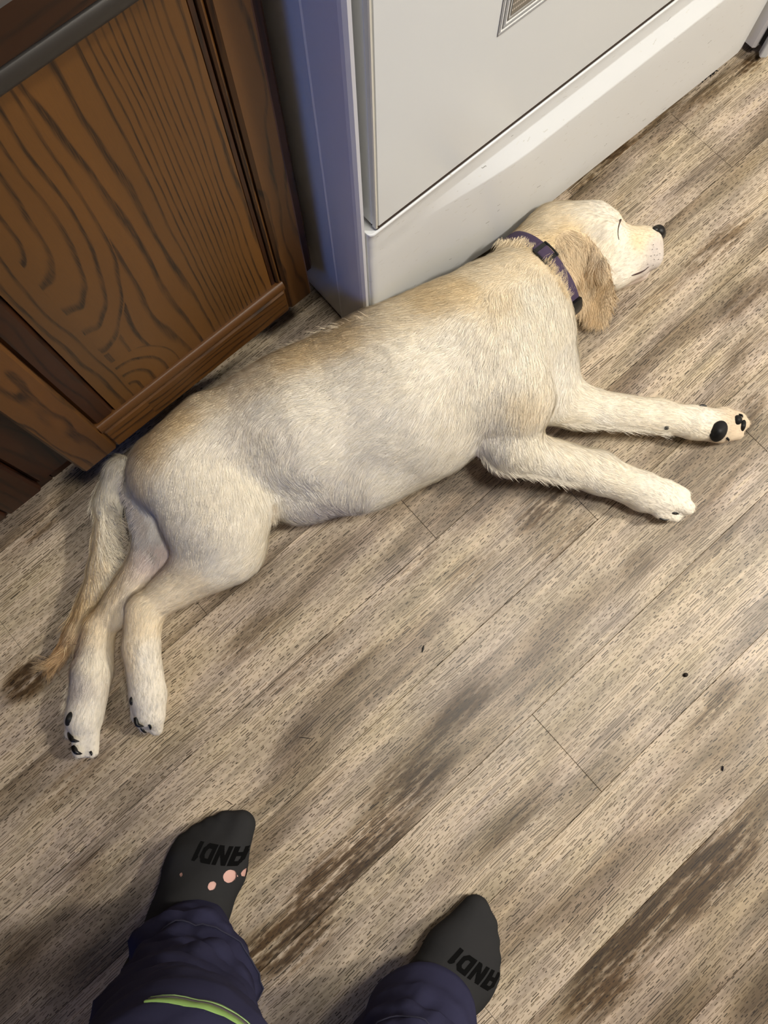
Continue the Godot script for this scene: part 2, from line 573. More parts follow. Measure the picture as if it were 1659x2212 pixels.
func cloth(tex: Texture2D, scale: float, rough := 0.95) -> StandardMaterial3D:
	var m := mat(Color.WHITE, rough, 0.0, 0.15)
	m.albedo_texture = tex
	m.uv1_triplanar = true
	m.uv1_scale = Vector3(scale, scale, scale)
	return m

func make_materials() -> void:
	var span := Vector2(0.40, 0.80)
	M.oak = oak(oak_texture(512, 1024, span, 3, false, Color(0.345, 0.22, 0.092), Color(0.15, 0.088, 0.038)), span)
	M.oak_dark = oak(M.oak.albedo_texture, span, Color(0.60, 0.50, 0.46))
	var ps := Vector2(0.25, 0.48)
	M.panel = oak(oak_texture(640, 1228, ps, 8, true, Color(0.375, 0.245, 0.10), Color(0.145, 0.086, 0.036)), ps)
	M.worn = mat(Color(0.17, 0.155, 0.14), 0.45, 0.0, 0.5)
	M.black = mat(Color(0.015, 0.015, 0.018), 0.8)
	M.enamel = mat(Color.WHITE, 0.32, 0.0, 0.5)
	M.enamel.albedo_texture = enamel_texture(4, Color(0.835, 0.842, 0.845), 1500)
	M.enamel_side = mat(Color(0.93, 0.93, 0.93), 0.3)
	M.door_white = mat(Color(0.815, 0.83, 0.84), 0.22)
	M.trim = mat(Color(0.80, 0.79, 0.75), 0.3)
	M.grime = mat(Color(0.16, 0.10, 0.06), 0.8)
	M.wall = mat(Color(0.52, 0.50, 0.47), 0.9)
	M.ceil = mat(Color(0.86, 0.85, 0.83), 0.95)
	M.sock = cloth(cloth_texture(5, Color(0.185, 0.185, 0.19), 0.45), 90.0)
	M.navy = cloth(cloth_texture(6, Color(0.195, 0.195, 0.285), 0.2), 60.0)
	M.shirt = mat(Color(0.3, 0.3, 0.32), 0.9)
	M.skin = mat(Color(0.80, 0.63, 0.59), 0.6)
	M.print = mat(Color(0.05, 0.05, 0.052), 0.9, 0.0, 0.2)

# ---------------------------------------------------------------- the room
func build_lights() -> void:
	var cam := Camera3D.new()
	cam.name = "camera"
	cam.keep_aspect = Camera3D.KEEP_HEIGHT
	cam.fov = rad_to_deg(2.0 * atan(1106.0 / 1661.0))
	cam.near = 0.05
	cam.far = 40.0
	cam.transform = Transform3D(Basis(Vector3(0.7497, -0.0086, 0.6618), Vector3(0.6471, 0.2189, -0.7302), Vector3(-0.1386, 0.9757, 0.1697)), Vector3(0, 1, 0))
	add_child(cam)
	cam.current = true
	var we := WorldEnvironment.new()
	we.name = "environment"
	var e := Environment.new()
	e.background_mode = Environment.BG_SKY
	var sk := Sky.new()
	var ps := ProceduralSkyMaterial.new()
	ps.sky_top_color = Color(0.30, 0.48, 0.86)
	ps.sky_horizon_color = Color(0.55, 0.68, 0.92)
	ps.ground_bottom_color = Color(0.22, 0.24, 0.22)
	ps.ground_horizon_color = Color(0.5, 0.58, 0.7)
	ps.sky_energy_multiplier = 1.0
	sk.sky_material = ps
	e.sky = sk
	e.tonemap_mode = Environment.TONE_MAPPER_LINEAR
	e.tonemap_exposure = 1.36
	e.sdfgi_enabled = true
	e.ssao_enabled = true
	e.ssil_enabled = true
	we.environment = e
	add_child(we)
	# daylight through the window on the left wall
	var w := AreaLight3D.new()
	w.name = "window_daylight"
	w.area_size = Vector2(1.16, 1.06)
	w.light_color = Color(0.20, 0.53, 1.0)
	w.light_energy = 4.2
	w.shadow_enabled = true
	w.position = Vector3(-2.60, 0.85, 0.62)
	w.rotation = Vector3(0, -PI / 2, 0)
	add_child(w)

func build_room() -> void:
	# floor: a slab with every board on it as a piece of its own
	var fl := struct("floor", boxm(Vector3(-2.8, -0.12, -1.2), Vector3(2.4, -0.004, 2.8), 0.0), M.black, "wood-look vinyl plank floor under the puppy and the person's feet")
	var tone := tone_texture()
	var pm := []
	for k in 4:
		var m := mat(Color.WHITE, 0.42, 0.0, 0.5)
		m.albedo_texture = plank_texture(k + 1)
		m.detail_enabled = true
		m.detail_blend_mode = BaseMaterial3D.BLEND_MODE_MUL
		m.detail_uv_layer = BaseMaterial3D.DETAIL_UV_2
		m.detail_albedo = tone
		pm.append(m)
	var joint := {-3: 0.664, -2: 0.20, -1: 0.17, 0: 0.347, 1: 0.585, 2: 0.109, 3: 0.83, -4: 0.42, 4: -0.41, 5: 0.3}
	joint[-2] = -0.12
	rng.seed = 99
	var ln := 0.991
	for r in range(-9, 23):
		var z0 := 0.022 + 0.123 * (r - 1)
		var x: float = joint[r] if joint.has(r) else rng.randf_range(0.0, 0.99)
		while x > -2.75: x -= ln
		while x < 2.4:
			var a := maxf(x, -2.78)
			var b := minf(x + ln, 2.38)
			if b - a > 0.02: plank(fl, a, b, z0, z0 + 0.123, pm[rng.randi_range(0, 3)], rng.randf() < 0.5, rng.randf_range(0.94, 1.0))
			x += ln
	struct("ceiling", boxm(Vector3(-2.8, 2.4, -1.2), Vector3(2.4, 2.52, 2.8), 0.0), M.ceil, "plain white kitchen ceiling above the picture")
	struct("wall_back", boxm(Vector3(-2.8, -0.004, -1.2), Vector3(2.4, 2.4, -1.06), 0.0), M.wall, "pale wall behind the cabinets and the stove")
	struct("wall_right", boxm(Vector3(2.28, -0.004, -1.06), Vector3(2.4, 2.4, 2.2), 0.0), M.wall, "pale wall to the right of the kitchen")
	struct("wall_front", boxm(Vector3(-2.8, -0.004, 2.06), Vector3(2.28, 2.4, 2.2), 0.0), M.wall, "pale wall behind the standing person")
	var st := newst()
	cbox(st, Vector3(-2.8, -0.004, -1.06), Vector3(-2.06, 2.4, 0.02), 0.0)
	cbox(st, Vector3(-2.8, -0.004, 1.22), Vector3(-2.06, 2.4, 2.06), 0.0)
	cbox(st, Vector3(-2.8, -0.004, 0.02), Vector3(-2.06, 0.95, 1.22), 0.0)
	cbox(st, Vector3(-2.8, 1.40, 0.02), Vector3(-2.06, 2.4, 1.22), 0.0)
	struct("wall_left", st.commit(), M.wall, "pale wall on the left with the daylight window")
	st = newst()
	for z in [0.02, 0.60, 1.18]: cbox(st, Vector3(-2.76, 0.30, z), Vector3(-2.70, 1.40, z + 0.04), 0.004)
	for y in [0.30, 1.36]: cbox(st, Vector3(-2.76, y, 0.02), Vector3(-2.70, y + 0.04, 1.22), 0.004)
	struct("window_1", st.commit(), M.trim, "white framed kitchen window on the left wall")
	ceiling_lamp("square white flush ceiling lamp nearer the stove", Vector3(0.41, 2.4, 0.27), 1.7)
	ceiling_lamp("square white flush ceiling lamp in the middle of the kitchen", Vector3(1.95, 2.4, 1.35), 7.6)

func ceiling_lamp(label: String, at: Vector3, energy: float) -> void:
	var l := thing("ceiling_lamp", label, "lamp", at)
	put("lamp_base", boxm(Vector3(-0.17, -0.03, -0.17), Vector3(0.17, 0.0, 0.17), 0.006), M.trim, l)
	var glow := mat(Color(0.9, 0.9, 0.88), 0.5)
	glow.emission_enabled = true
	glow.emission = Color(1.0, 0.97, 0.91)
	glow.emission_energy_multiplier = 2.0
	put("lamp_diffuser", boxm(Vector3(-0.15, -0.075, -0.15), Vector3(0.15, -0.03, 0.15), 0.02), glow, l)
	var a := AreaLight3D.new()
	a.name = "lamp_light"
	a.area_size = Vector2(0.30, 0.30)
	a.light_color = Color(1.0, 0.975, 0.925)
	a.light_energy = energy
	a.shadow_enabled = true
	a.position = Vector3(0, -0.08, 0)
	a.rotation = Vector3(-PI / 2, 0, 0)
	l.add_child(a)

func plank(parent: Node, x0: float, x1: float, z0: float, z1: float, m: Material, flip: bool, shade: float) -> void:
	var st := newst()
	var g := 0.0002
	var b := 0.0004
	var lo := Vector3(x0 + g, -0.004, z0 + g)
	var hi := Vector3(x1 - g, 0.0, z1 - g)
	var off := rng.randf()
	var grid := []
	for q in [[lo.x, lo.z, -0.004], [hi.x, lo.z, -0.004], [hi.x, hi.z, -0.004], [lo.x, hi.z, -0.004], [lo.x, lo.z, -b], [hi.x, lo.z, -b], [hi.x, hi.z, -b], [lo.x, hi.z, -b], [lo.x + b, lo.z + b, 0.0], [hi.x - b, lo.z + b, 0.0], [hi.x - b, hi.z - b, 0.0], [lo.x + b, hi.z - b, 0.0]]:
		grid.append(Vector3(q[0], q[2], q[1]))
	var faces := [[8, 9, 10, 11, Vector3.UP]]
	for s in 4:
		var t := (s + 1) % 4
		var n: Vector3 = [Vector3(0, 0, -1), Vector3(1, 0, 0), Vector3(0, 0, 1), Vector3(-1, 0, 0)][s]
		faces.append([s + 4, t + 4, t + 8, s + 8, (n + Vector3.UP).normalized()])
		faces.append([s, t, t + 4, s + 4, n])
	for f in faces:
		var p := [grid[f[0]], grid[f[1]], grid[f[2]], grid[f[3]]]
		var n: Vector3 = f[4]
		var turn: bool = (p[1] - p[0]).cross(p[2] - p[0]).dot(n) > 0.0
		for i in ([0, 2, 1, 0, 3, 2] if turn else [0, 1, 2, 0, 2, 3]):
			var q: Vector3 = p[i]
			var u := (q.x - x0) / 0.991
			st.set_normal(n)
			st.set_uv(Vector2((1.0 - u if flip else u) + off, (q.z - z0) / 0.123 * 0.98 + 0.01))
			st.set_uv2(Vector2((q.x - TONE_LO.x) / TONE_SPAN, (q.z - TONE_LO.y) / TONE_SPAN))
			st.add_vertex(q)
	put("floor_plank", st.commit(), m, parent)

# ---------------------------------------------------------------- cabinets
func build_cabinets() -> void:
	var c := thing("base_cabinet", "dark oak base cabinet with a framed panel door, next to the stove", "cabinet", Vector3(0, 0, 0))
	var st := newst()
	cbox(st, Vector3(-0.16, 0.10, -1.05), Vector3(0.268, 0.86, -0.472), 0.001)
	cbox(st, Vector3(-0.16, 0.0, -1.05), Vector3(0.262, 0.10, -0.515), 0.001)
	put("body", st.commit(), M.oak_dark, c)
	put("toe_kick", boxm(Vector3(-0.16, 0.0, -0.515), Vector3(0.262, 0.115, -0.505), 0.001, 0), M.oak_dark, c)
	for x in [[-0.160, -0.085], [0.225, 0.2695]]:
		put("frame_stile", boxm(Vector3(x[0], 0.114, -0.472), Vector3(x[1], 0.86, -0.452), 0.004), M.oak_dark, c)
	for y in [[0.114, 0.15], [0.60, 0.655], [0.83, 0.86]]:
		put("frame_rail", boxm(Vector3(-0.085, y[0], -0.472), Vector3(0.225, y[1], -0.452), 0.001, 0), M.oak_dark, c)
	var d := Node3D.new()
	d.name = "door"
	c.add_child(d)
	put("stile", boxm(Vector3(-0.112, 0.101, -0.451), Vector3(-0.062, 0.636, -0.433), 0.003), M.oak, d)
	put("stile", boxm(Vector3(0.2135, 0.101, -0.451), Vector3(0.250, 0.636, -0.433), 0.0035), M.oak, d)
	put("rail", boxm(Vector3(-0.062, 0.1012, -0.451), Vector3(0.2135, 0.150, -0.4335), 0.003, 0), M.oak, d)
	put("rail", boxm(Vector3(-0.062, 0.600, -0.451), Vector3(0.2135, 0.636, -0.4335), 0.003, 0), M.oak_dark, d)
	# inner edges: a worn bead on the rails, a plain strip on the left, a grooved bead on the right
	var bead := func(y: float) -> Array:
		var ring := []
		for i in 9:
			var a := PI * i / 8.0
			ring.append(Vector2(y + 0.0085 * sin(a - PI / 2), -0.4375 + 0.005 * sin(a)))
		return ring
	for y in [0.1585, 0.592]:
		var rings := []
		for x in [-0.062, 0.2135]:
			var r := []
			for q in bead.call(y): r.append(Vector3(x, q.x, q.y))
			r.append(Vector3(x, y + 0.0085, -0.449))
			r.append(Vector3(x, y - 0.0085, -0.449))
			rings.append(r)
		put("bead", skin(rings), M.worn if y > 0.3 else M.oak, d)
	put("filler_strip", boxm(Vector3(-0.062, 0.166, -0.451), Vector3(-0.034, 0.586, -0.4385), 0.004), M.oak_dark, d)
	put("groove_strip", boxm(Vector3(0.2075, 0.166, -0.451), Vector3(0.2125, 0.586, -0.437), 0.002), M.oak, d)
	put("groove_strip", boxm(Vector3(0.2005, 0.166, -0.451), Vector3(0.2065, 0.586, -0.4405), 0.001), M.oak_dark, d)
	# panel with its own texture space
	var ps := newst()
	var plo := Vector3(-0.033, 0.166, -0.446)
	var phi := Vector3(0.2000, 0.586, -0.4395)
	quad(ps, [Vector3(plo.x, plo.y, phi.z), Vector3(phi.x, plo.y, phi.z), Vector3(phi.x, phi.y, phi.z), Vector3(plo.x, phi.y, phi.z)], Vector3(0, 0, 1), [Vector2(0, 0.42), Vector2(0.233, 0.42), Vector2(0.233, 0), Vector2(0, 0)])
	quad(ps, [Vector3(plo.x, plo.y, plo.z), Vector3(plo.x, plo.y, phi.z), Vector3(plo.x, phi.y, phi.z), Vector3(plo.x, phi.y, plo.z)], Vector3(-1, 0, 0), [Vector2(0, 0), Vector2(0, 0.01), Vector2(0.4, 0.01), Vector2(0.4, 0)])
	quad(ps, [Vector3(phi.x, plo.y, plo.z), Vector3(phi.x, plo.y, phi.z), Vector3(phi.x, phi.y, phi.z), Vector3(phi.x, phi.y, plo.z)], Vector3(1, 0, 0), [Vector2(0, 0), Vector2(0, 0.01), Vector2(0.4, 0.01), Vector2(0.4, 0)])
	put("panel", ps.commit(), M.panel, d)
	var dr := Node3D.new()
	dr.name = "drawer"
	c.add_child(dr)
	put("drawer_front", boxm(Vector3(-0.112, 0.642, -0.451), Vector3(0.250, 0.815, -0.433), 0.004, 0), M.oak, dr)
	put("knob", tube([Vector3(0.07, 0.73, -0.434), Vector3(0.07, 0.73, -0.42), Vector3(0.07, 0.73, -0.415), Vector3(0.07, 0.73, -0.405)], [0.006, 0.006, 0.014, 0.011], 16), M.worn, dr)
	# the next cabinet to the left, mostly out of the picture
	var e := thing("base_cabinet", "darker oak cabinet frame at the left edge of the picture, left of the panel door", "cabinet", Vector3(0, 0, 0))
	st = newst()
	cbox(st, Vector3(-1.10, 0.10, -1.05), Vector3(-0.1615, 0.86, -0.472), 0.001)
	cbox(st, Vector3(-1.10, 0.0, -1.05), Vector3(-0.1615, 0.10, -0.515), 0.001)
	put("body", st.commit(), M.oak_dark, e)
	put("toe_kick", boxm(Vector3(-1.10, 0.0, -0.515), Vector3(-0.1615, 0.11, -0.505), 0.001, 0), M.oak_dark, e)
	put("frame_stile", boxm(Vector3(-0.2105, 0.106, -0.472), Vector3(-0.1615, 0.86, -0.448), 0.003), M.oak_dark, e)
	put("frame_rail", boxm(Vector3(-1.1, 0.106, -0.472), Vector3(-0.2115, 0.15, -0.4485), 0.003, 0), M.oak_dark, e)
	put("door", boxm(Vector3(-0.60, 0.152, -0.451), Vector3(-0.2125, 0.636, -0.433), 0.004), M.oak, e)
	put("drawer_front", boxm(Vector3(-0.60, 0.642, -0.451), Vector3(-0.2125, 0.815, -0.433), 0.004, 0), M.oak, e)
	var w := put("worktop", boxm(Vector3(-1.10, 0.862, -1.055), Vector3(0.268, 0.90, -0.415), 0.006, 0), mat(Color(0.55, 0.5, 0.44), 0.35))
	tag(w, "pale worktop lying on the oak cabinets above the picture", "worktop")

# ---------------------------------------------------------------- stove
func build_stove() -> void:
	var s := thing("stove", "white freestanding kitchen stove with oven door and storage drawer behind the puppy", "stove", Vector3(0.291, 0, -0.364), -deg_to_rad(0.8))
	var st := newst()
	cbox(st, Vector3(0.004, 0.012, -0.64), Vector3(0.728, 0.875, -0.052), 0.002)
	put("body", st.commit(), M.black, s)
	for x in [[-0.0085, -0.0025], [0.7305, 0.7365]]:
		# pressed side panel: rounded front edge and a crease
		var left: bool = x[0] < 0.3
		var sg := -1.0 if left else 1.0
		var o: float = x[0] if left else x[1]
		var rings := []
		for y in [0.003, 0.88]:
			var r := []
			for q in [[0.0, -0.66], [0.0, -0.0615], [0.0011, -0.0595], [0.0002, -0.0575], [0.0, -0.0125], [-0.0008, -0.0085], [-0.003, -0.0045], [-0.0058, -0.0032], [-0.0062, -0.006], [-0.006, -0.66]]:
				r.append(Vector3(o + sg * q[0], y, q[1]))
			if not left: r.reverse()
			rings.append(r)
		var pst := newst()
		for j in 10:
			var p: Vector3 = rings[0][j]
			var q: Vector3 = rings[0][(j + 1) % 10]
			var n := Vector3(q.z - p.z, 0, p.x - q.x).normalized()
			var mid := (p + q) * 0.5
			if (mid - Vector3(o - sg * 0.003, 0.003, mid.z)).dot(n) < 0 and absf(n.x) > 0.5: n = -n
			if absf(n.x) <= 0.5 and n.z < 0 and mid.z > -0.3: n = -n
			quad(pst, [p, q, rings[1][(j + 1) % 10], rings[1][j]], n)
		put("side_panel", pst.commit(), M.enamel_side, s)
	# oven door
	var d := Node3D.new()
	d.name = "oven_door"
	s.add_child(d)
	put("door_shell", boxm(Vector3(0.0095, 0.2685, -0.045), Vector3(0.731, 0.80, -0.0035), 0.003), M.door_white, d)
	put("door_front", boxm(Vector3(0.0135, 0.2692, -0.004), Vector3(0.727, 0.797, 0.0), 0.0012), M.door_white, d)
	put("edge_trim", boxm(Vector3(0.0095, 0.268, -0.006), Vector3(0.0132, 0.80, 0.0006), 0.001), M.trim, d)
	put("grime_line", boxm(Vector3(0.011, 0.2662, -0.018), Vector3(0.729, 0.2692, 0.0006), 0.0005), M.grime, d)
	for k in 5:
		var i := k * 0.0026
		var bm := mat([Color(0.50, 0.50, 0.50), Color(0.86, 0.86, 0.85)][k % 2], 0.4)
		if k == 4: bm = mat(Color(0.45, 0.43, 0.40), 0.4)
		var lo := Vector2(0.157 + i, 0.4185 + i)
		var hi := Vector2(0.583 - i, 0.725 - i)
		var t := 0.0012
		st = newst()
		cbox(st, Vector3(lo.x, lo.y, -0.001), Vector3(lo.x + t, hi.y, 0.0007), 0.0002)
		cbox(st, Vector3(hi.x - t, lo.y, -0.001), Vector3(hi.x, hi.y, 0.0007), 0.0002)
		cbox(st, Vector3(lo.x + t, lo.y, -0.001), Vector3(hi.x - t, lo.y + t, 0.0007), 0.0002)
		cbox(st, Vector3(lo.x + t, hi.y - t, -0.001), Vector3(hi.x - t, hi.y, 0.0007), 0.0002)
		put("window_border", st.commit(), bm, d)
	var im := Image.create(1024, 1024, false, Image.FORMAT_RGB8)
	im.fill(Color(0.43, 0.41, 0.37))
	for j in 46:
		for i in 128:
			im.fill_rect(Rect2i(i * 8 + 2, j * 22 + 10, 5, 7), Color(0.74, 0.70, 0.66))
	var gm := mat(Color.WHITE, 0.15)
	gm.albedo_texture = ImageTexture.create_from_image(im)
	st = newst()
	var g0 := Vector2(0.1705, 0.432)
	var g1 := Vector2(0.5695, 0.7115)
	quad(st, [Vector3(g0.x, g0.y, 0.0005), Vector3(g1.x, g0.y, 0.0005), Vector3(g1.x, g1.y, 0.0005), Vector3(g0.x, g1.y, 0.0005)], Vector3(0, 0, 1), [Vector2(0, 1), Vector2(1.4, 1), Vector2(1.4, 0), Vector2(0, 0)])
	put("window_glass", st.commit(), gm, d)
	put("handle", tube([Vector3(0.08, 0.765, 0.0), Vector3(0.08, 0.765, 0.04), Vector3(0.11, 0.765, 0.05), Vector3(0.63, 0.765, 0.05), Vector3(0.66, 0.765, 0.04), Vector3(0.66, 0.765, 0.0)], [0.011, 0.011, 0.012, 0.012, 0.011, 0.011], 12), M.door_white, d)
	# storage drawer: pressed front with a finger scoop that fades out towards both ends
	var dn := Node3D.new()
	dn.name = "storage_drawer"
	s.add_child(dn)
	put("drawer_front", drawer_front(), M.enamel, dn)
	put("drawer_box", boxm(Vector3(0.02, 0.03, -0.05), Vector3(0.72, 0.24, -0.026), 0.002), M.black, dn)
	# top side, out of the picture
	put("cooktop", boxm(Vector3(-0.010, 0.877, -0.66), Vector3(0.737, 0.90, 0.004), 0.006), M.enamel_side, s)
	put("control_panel", boxm(Vector3(0.0, 0.80, -0.05), Vector3(0.734, 0.877, 0.0), 0.006), M.enamel_side, s)
	put("backguard", boxm(Vector3(0.0, 0.90, -0.66), Vector3(0.734, 1.08, -0.60), 0.012), M.enamel_side, s)
	for i in 4:
		var cx := 0.19 + 0.36 * (i % 2)
		var cz := -0.18 - 0.28 * (i / 2)
		var pts := []
		var rr := []
		for k in 90:
			var a := k * TAU / 24.0
			var r := 0.02 + 0.0165 * k / 22.5
			pts.append(Vector3(cx + cos(a) * r, 0.907, cz + sin(a) * r))
			rr.append(0.0035)
		put("burner", tube(pts, rr, 6), M.black, s)
		put("burner_knob", tube([Vector3(0.12 + i * 0.165, 0.84, 0.0), Vector3(0.12 + i * 0.165, 0.84, 0.012), Vector3(0.12 + i * 0.165, 0.84, 0.026)], [0.02, 0.019, 0.016], 18), M.black, s)

func drawer_front() -> ArrayMesh:
	var vs := PackedVector3Array()
	var uv := PackedVector2Array()
	var ts := PackedInt32Array()
	var us := [0.0, 0.0006, 0.002, 0.006]
	for i in 61: us.append(0.012 + (0.724 - 0.012) * i / 60.0)
	us.append_array([0.730, 0.734, 0.7354, 0.736])
	var n := us.size()
	var rows := 0
	# [y, offset, how much of the scoop]
	var prof := [[0.040, -0.03, 1.0], [0.040, -0.006, 1.0], [0.0415, -0.002, 1.0], [0.045, 0.0, 1.0], [0.08, 0.0, 1.0], [0.13, 0.0, 1.0], [0.19, 0.0, 1.0], [0.2155, 0.0, 1.0], [0.2180, -0.0008, 0.97], [0.2345, 0.0, 0.03], [0.2372, 0.0, 0.0], [0.25, 0.0, 0.0], [0.2585, 0.0004, 0.0], [0.2622, 0.0022, 0.0], [0.2645, 0.0020, 0.0], [0.2652, 0.0, 0.0], [0.2652, -0.03, 0.0]]
	for pr in prof:
		rows += 1
		for u in us:
			var e: float = minf(u, 0.736 - u)
			var round_end := 0.0
			if e < 0.006: round_end = 0.006 - sqrt(maxf(0.0, 0.000036 - (0.006 - e) * (0.006 - e)))
			var sc := smoothstep(0.05, 0.24, u) * smoothstep(0.0, 0.05, 0.736 - u)
			var off: float = pr[1] + 0.0155 * pr[2] * sc - round_end * 1.2
			var y: float = pr[0]
			uv.append(Vector2(u * 1.3, y * 1.3))
			vs.append(Vector3(u, y, maxf(off, -0.045)))
	for i in rows - 1:
		for j in n - 1:
			var a := i * n + j
			for k in [a, a + n, a + 1, a + 1, a + n, a + n + 1]: ts.append(k)
	for j in [0, n - 1]:
		var base := rows * n + (0 if j == 0 else rows)
		for pr in prof:
			uv.append(Vector2(0.1, pr[0]))
			vs.append(Vector3(us[j], pr[0], -0.046))
		for i in rows - 1:
			var a: int = i * n + j
			var b: int = base + i
			for k in ([a, b, a + n, a + n, b, b + 1] if j == 0 else [a, a + n, b, a + n, b + 1, b]): ts.append(k)
	var ns := PackedVector3Array()
	ns.resize(vs.size())
	for i in range(0, ts.size(), 3):
		var nm := (vs[ts[i + 2]] - vs[ts[i]]).cross(vs[ts[i + 1]] - vs[ts[i]])
		for k in 3: ns[ts[i + k]] += nm
	var sum := 0.0
	for q in ns: sum += q.z
	for i in ns.size(): ns[i] = ns[i].normalized() * (1.0 if sum > 0.0 else -1.0)
	return mesh_of({"v": vs, "n": ns, "t": ts, "uv": uv})

func build_fridge() -> void:
	var f := thing("refrigerator", "white appliance with a dark door gap, at the top right edge past the stove", "refrigerator", Vector3(1.031, 0, -0.338), -deg_to_rad(0.6))
	put("cabinet", boxm(Vector3(0.0, 0.012, -0.66), Vector3(0.72, 1.68, 0.0), 0.004), M.enamel_side, f)
	put("gasket", boxm(Vector3(0.008, 0.02, -0.001), Vector3(0.71, 1.67, 0.009), 0.001), M.black, f)
	put("grille", boxm(Vector3(0.001, 0.006, 0.007), Vector3(0.719, 0.12, 0.021), 0.006), M.door_white, f)
	put("door", boxm(Vector3(0.0, 0.124, 0.0075), Vector3(0.72, 1.68, 0.06), 0.008), M.enamel_side, f)
	put("door_handle", tube([Vector3(0.06, 0.8, 0.06), Vector3(0.06, 0.8, 0.09), Vector3(0.06, 0.83, 0.1), Vector3(0.06, 1.27, 0.1), Vector3(0.06, 1.3, 0.09), Vector3(0.06, 1.3, 0.06)], [0.01, 0.01, 0.011, 0.011, 0.01, 0.01], 10), M.door_white, f)

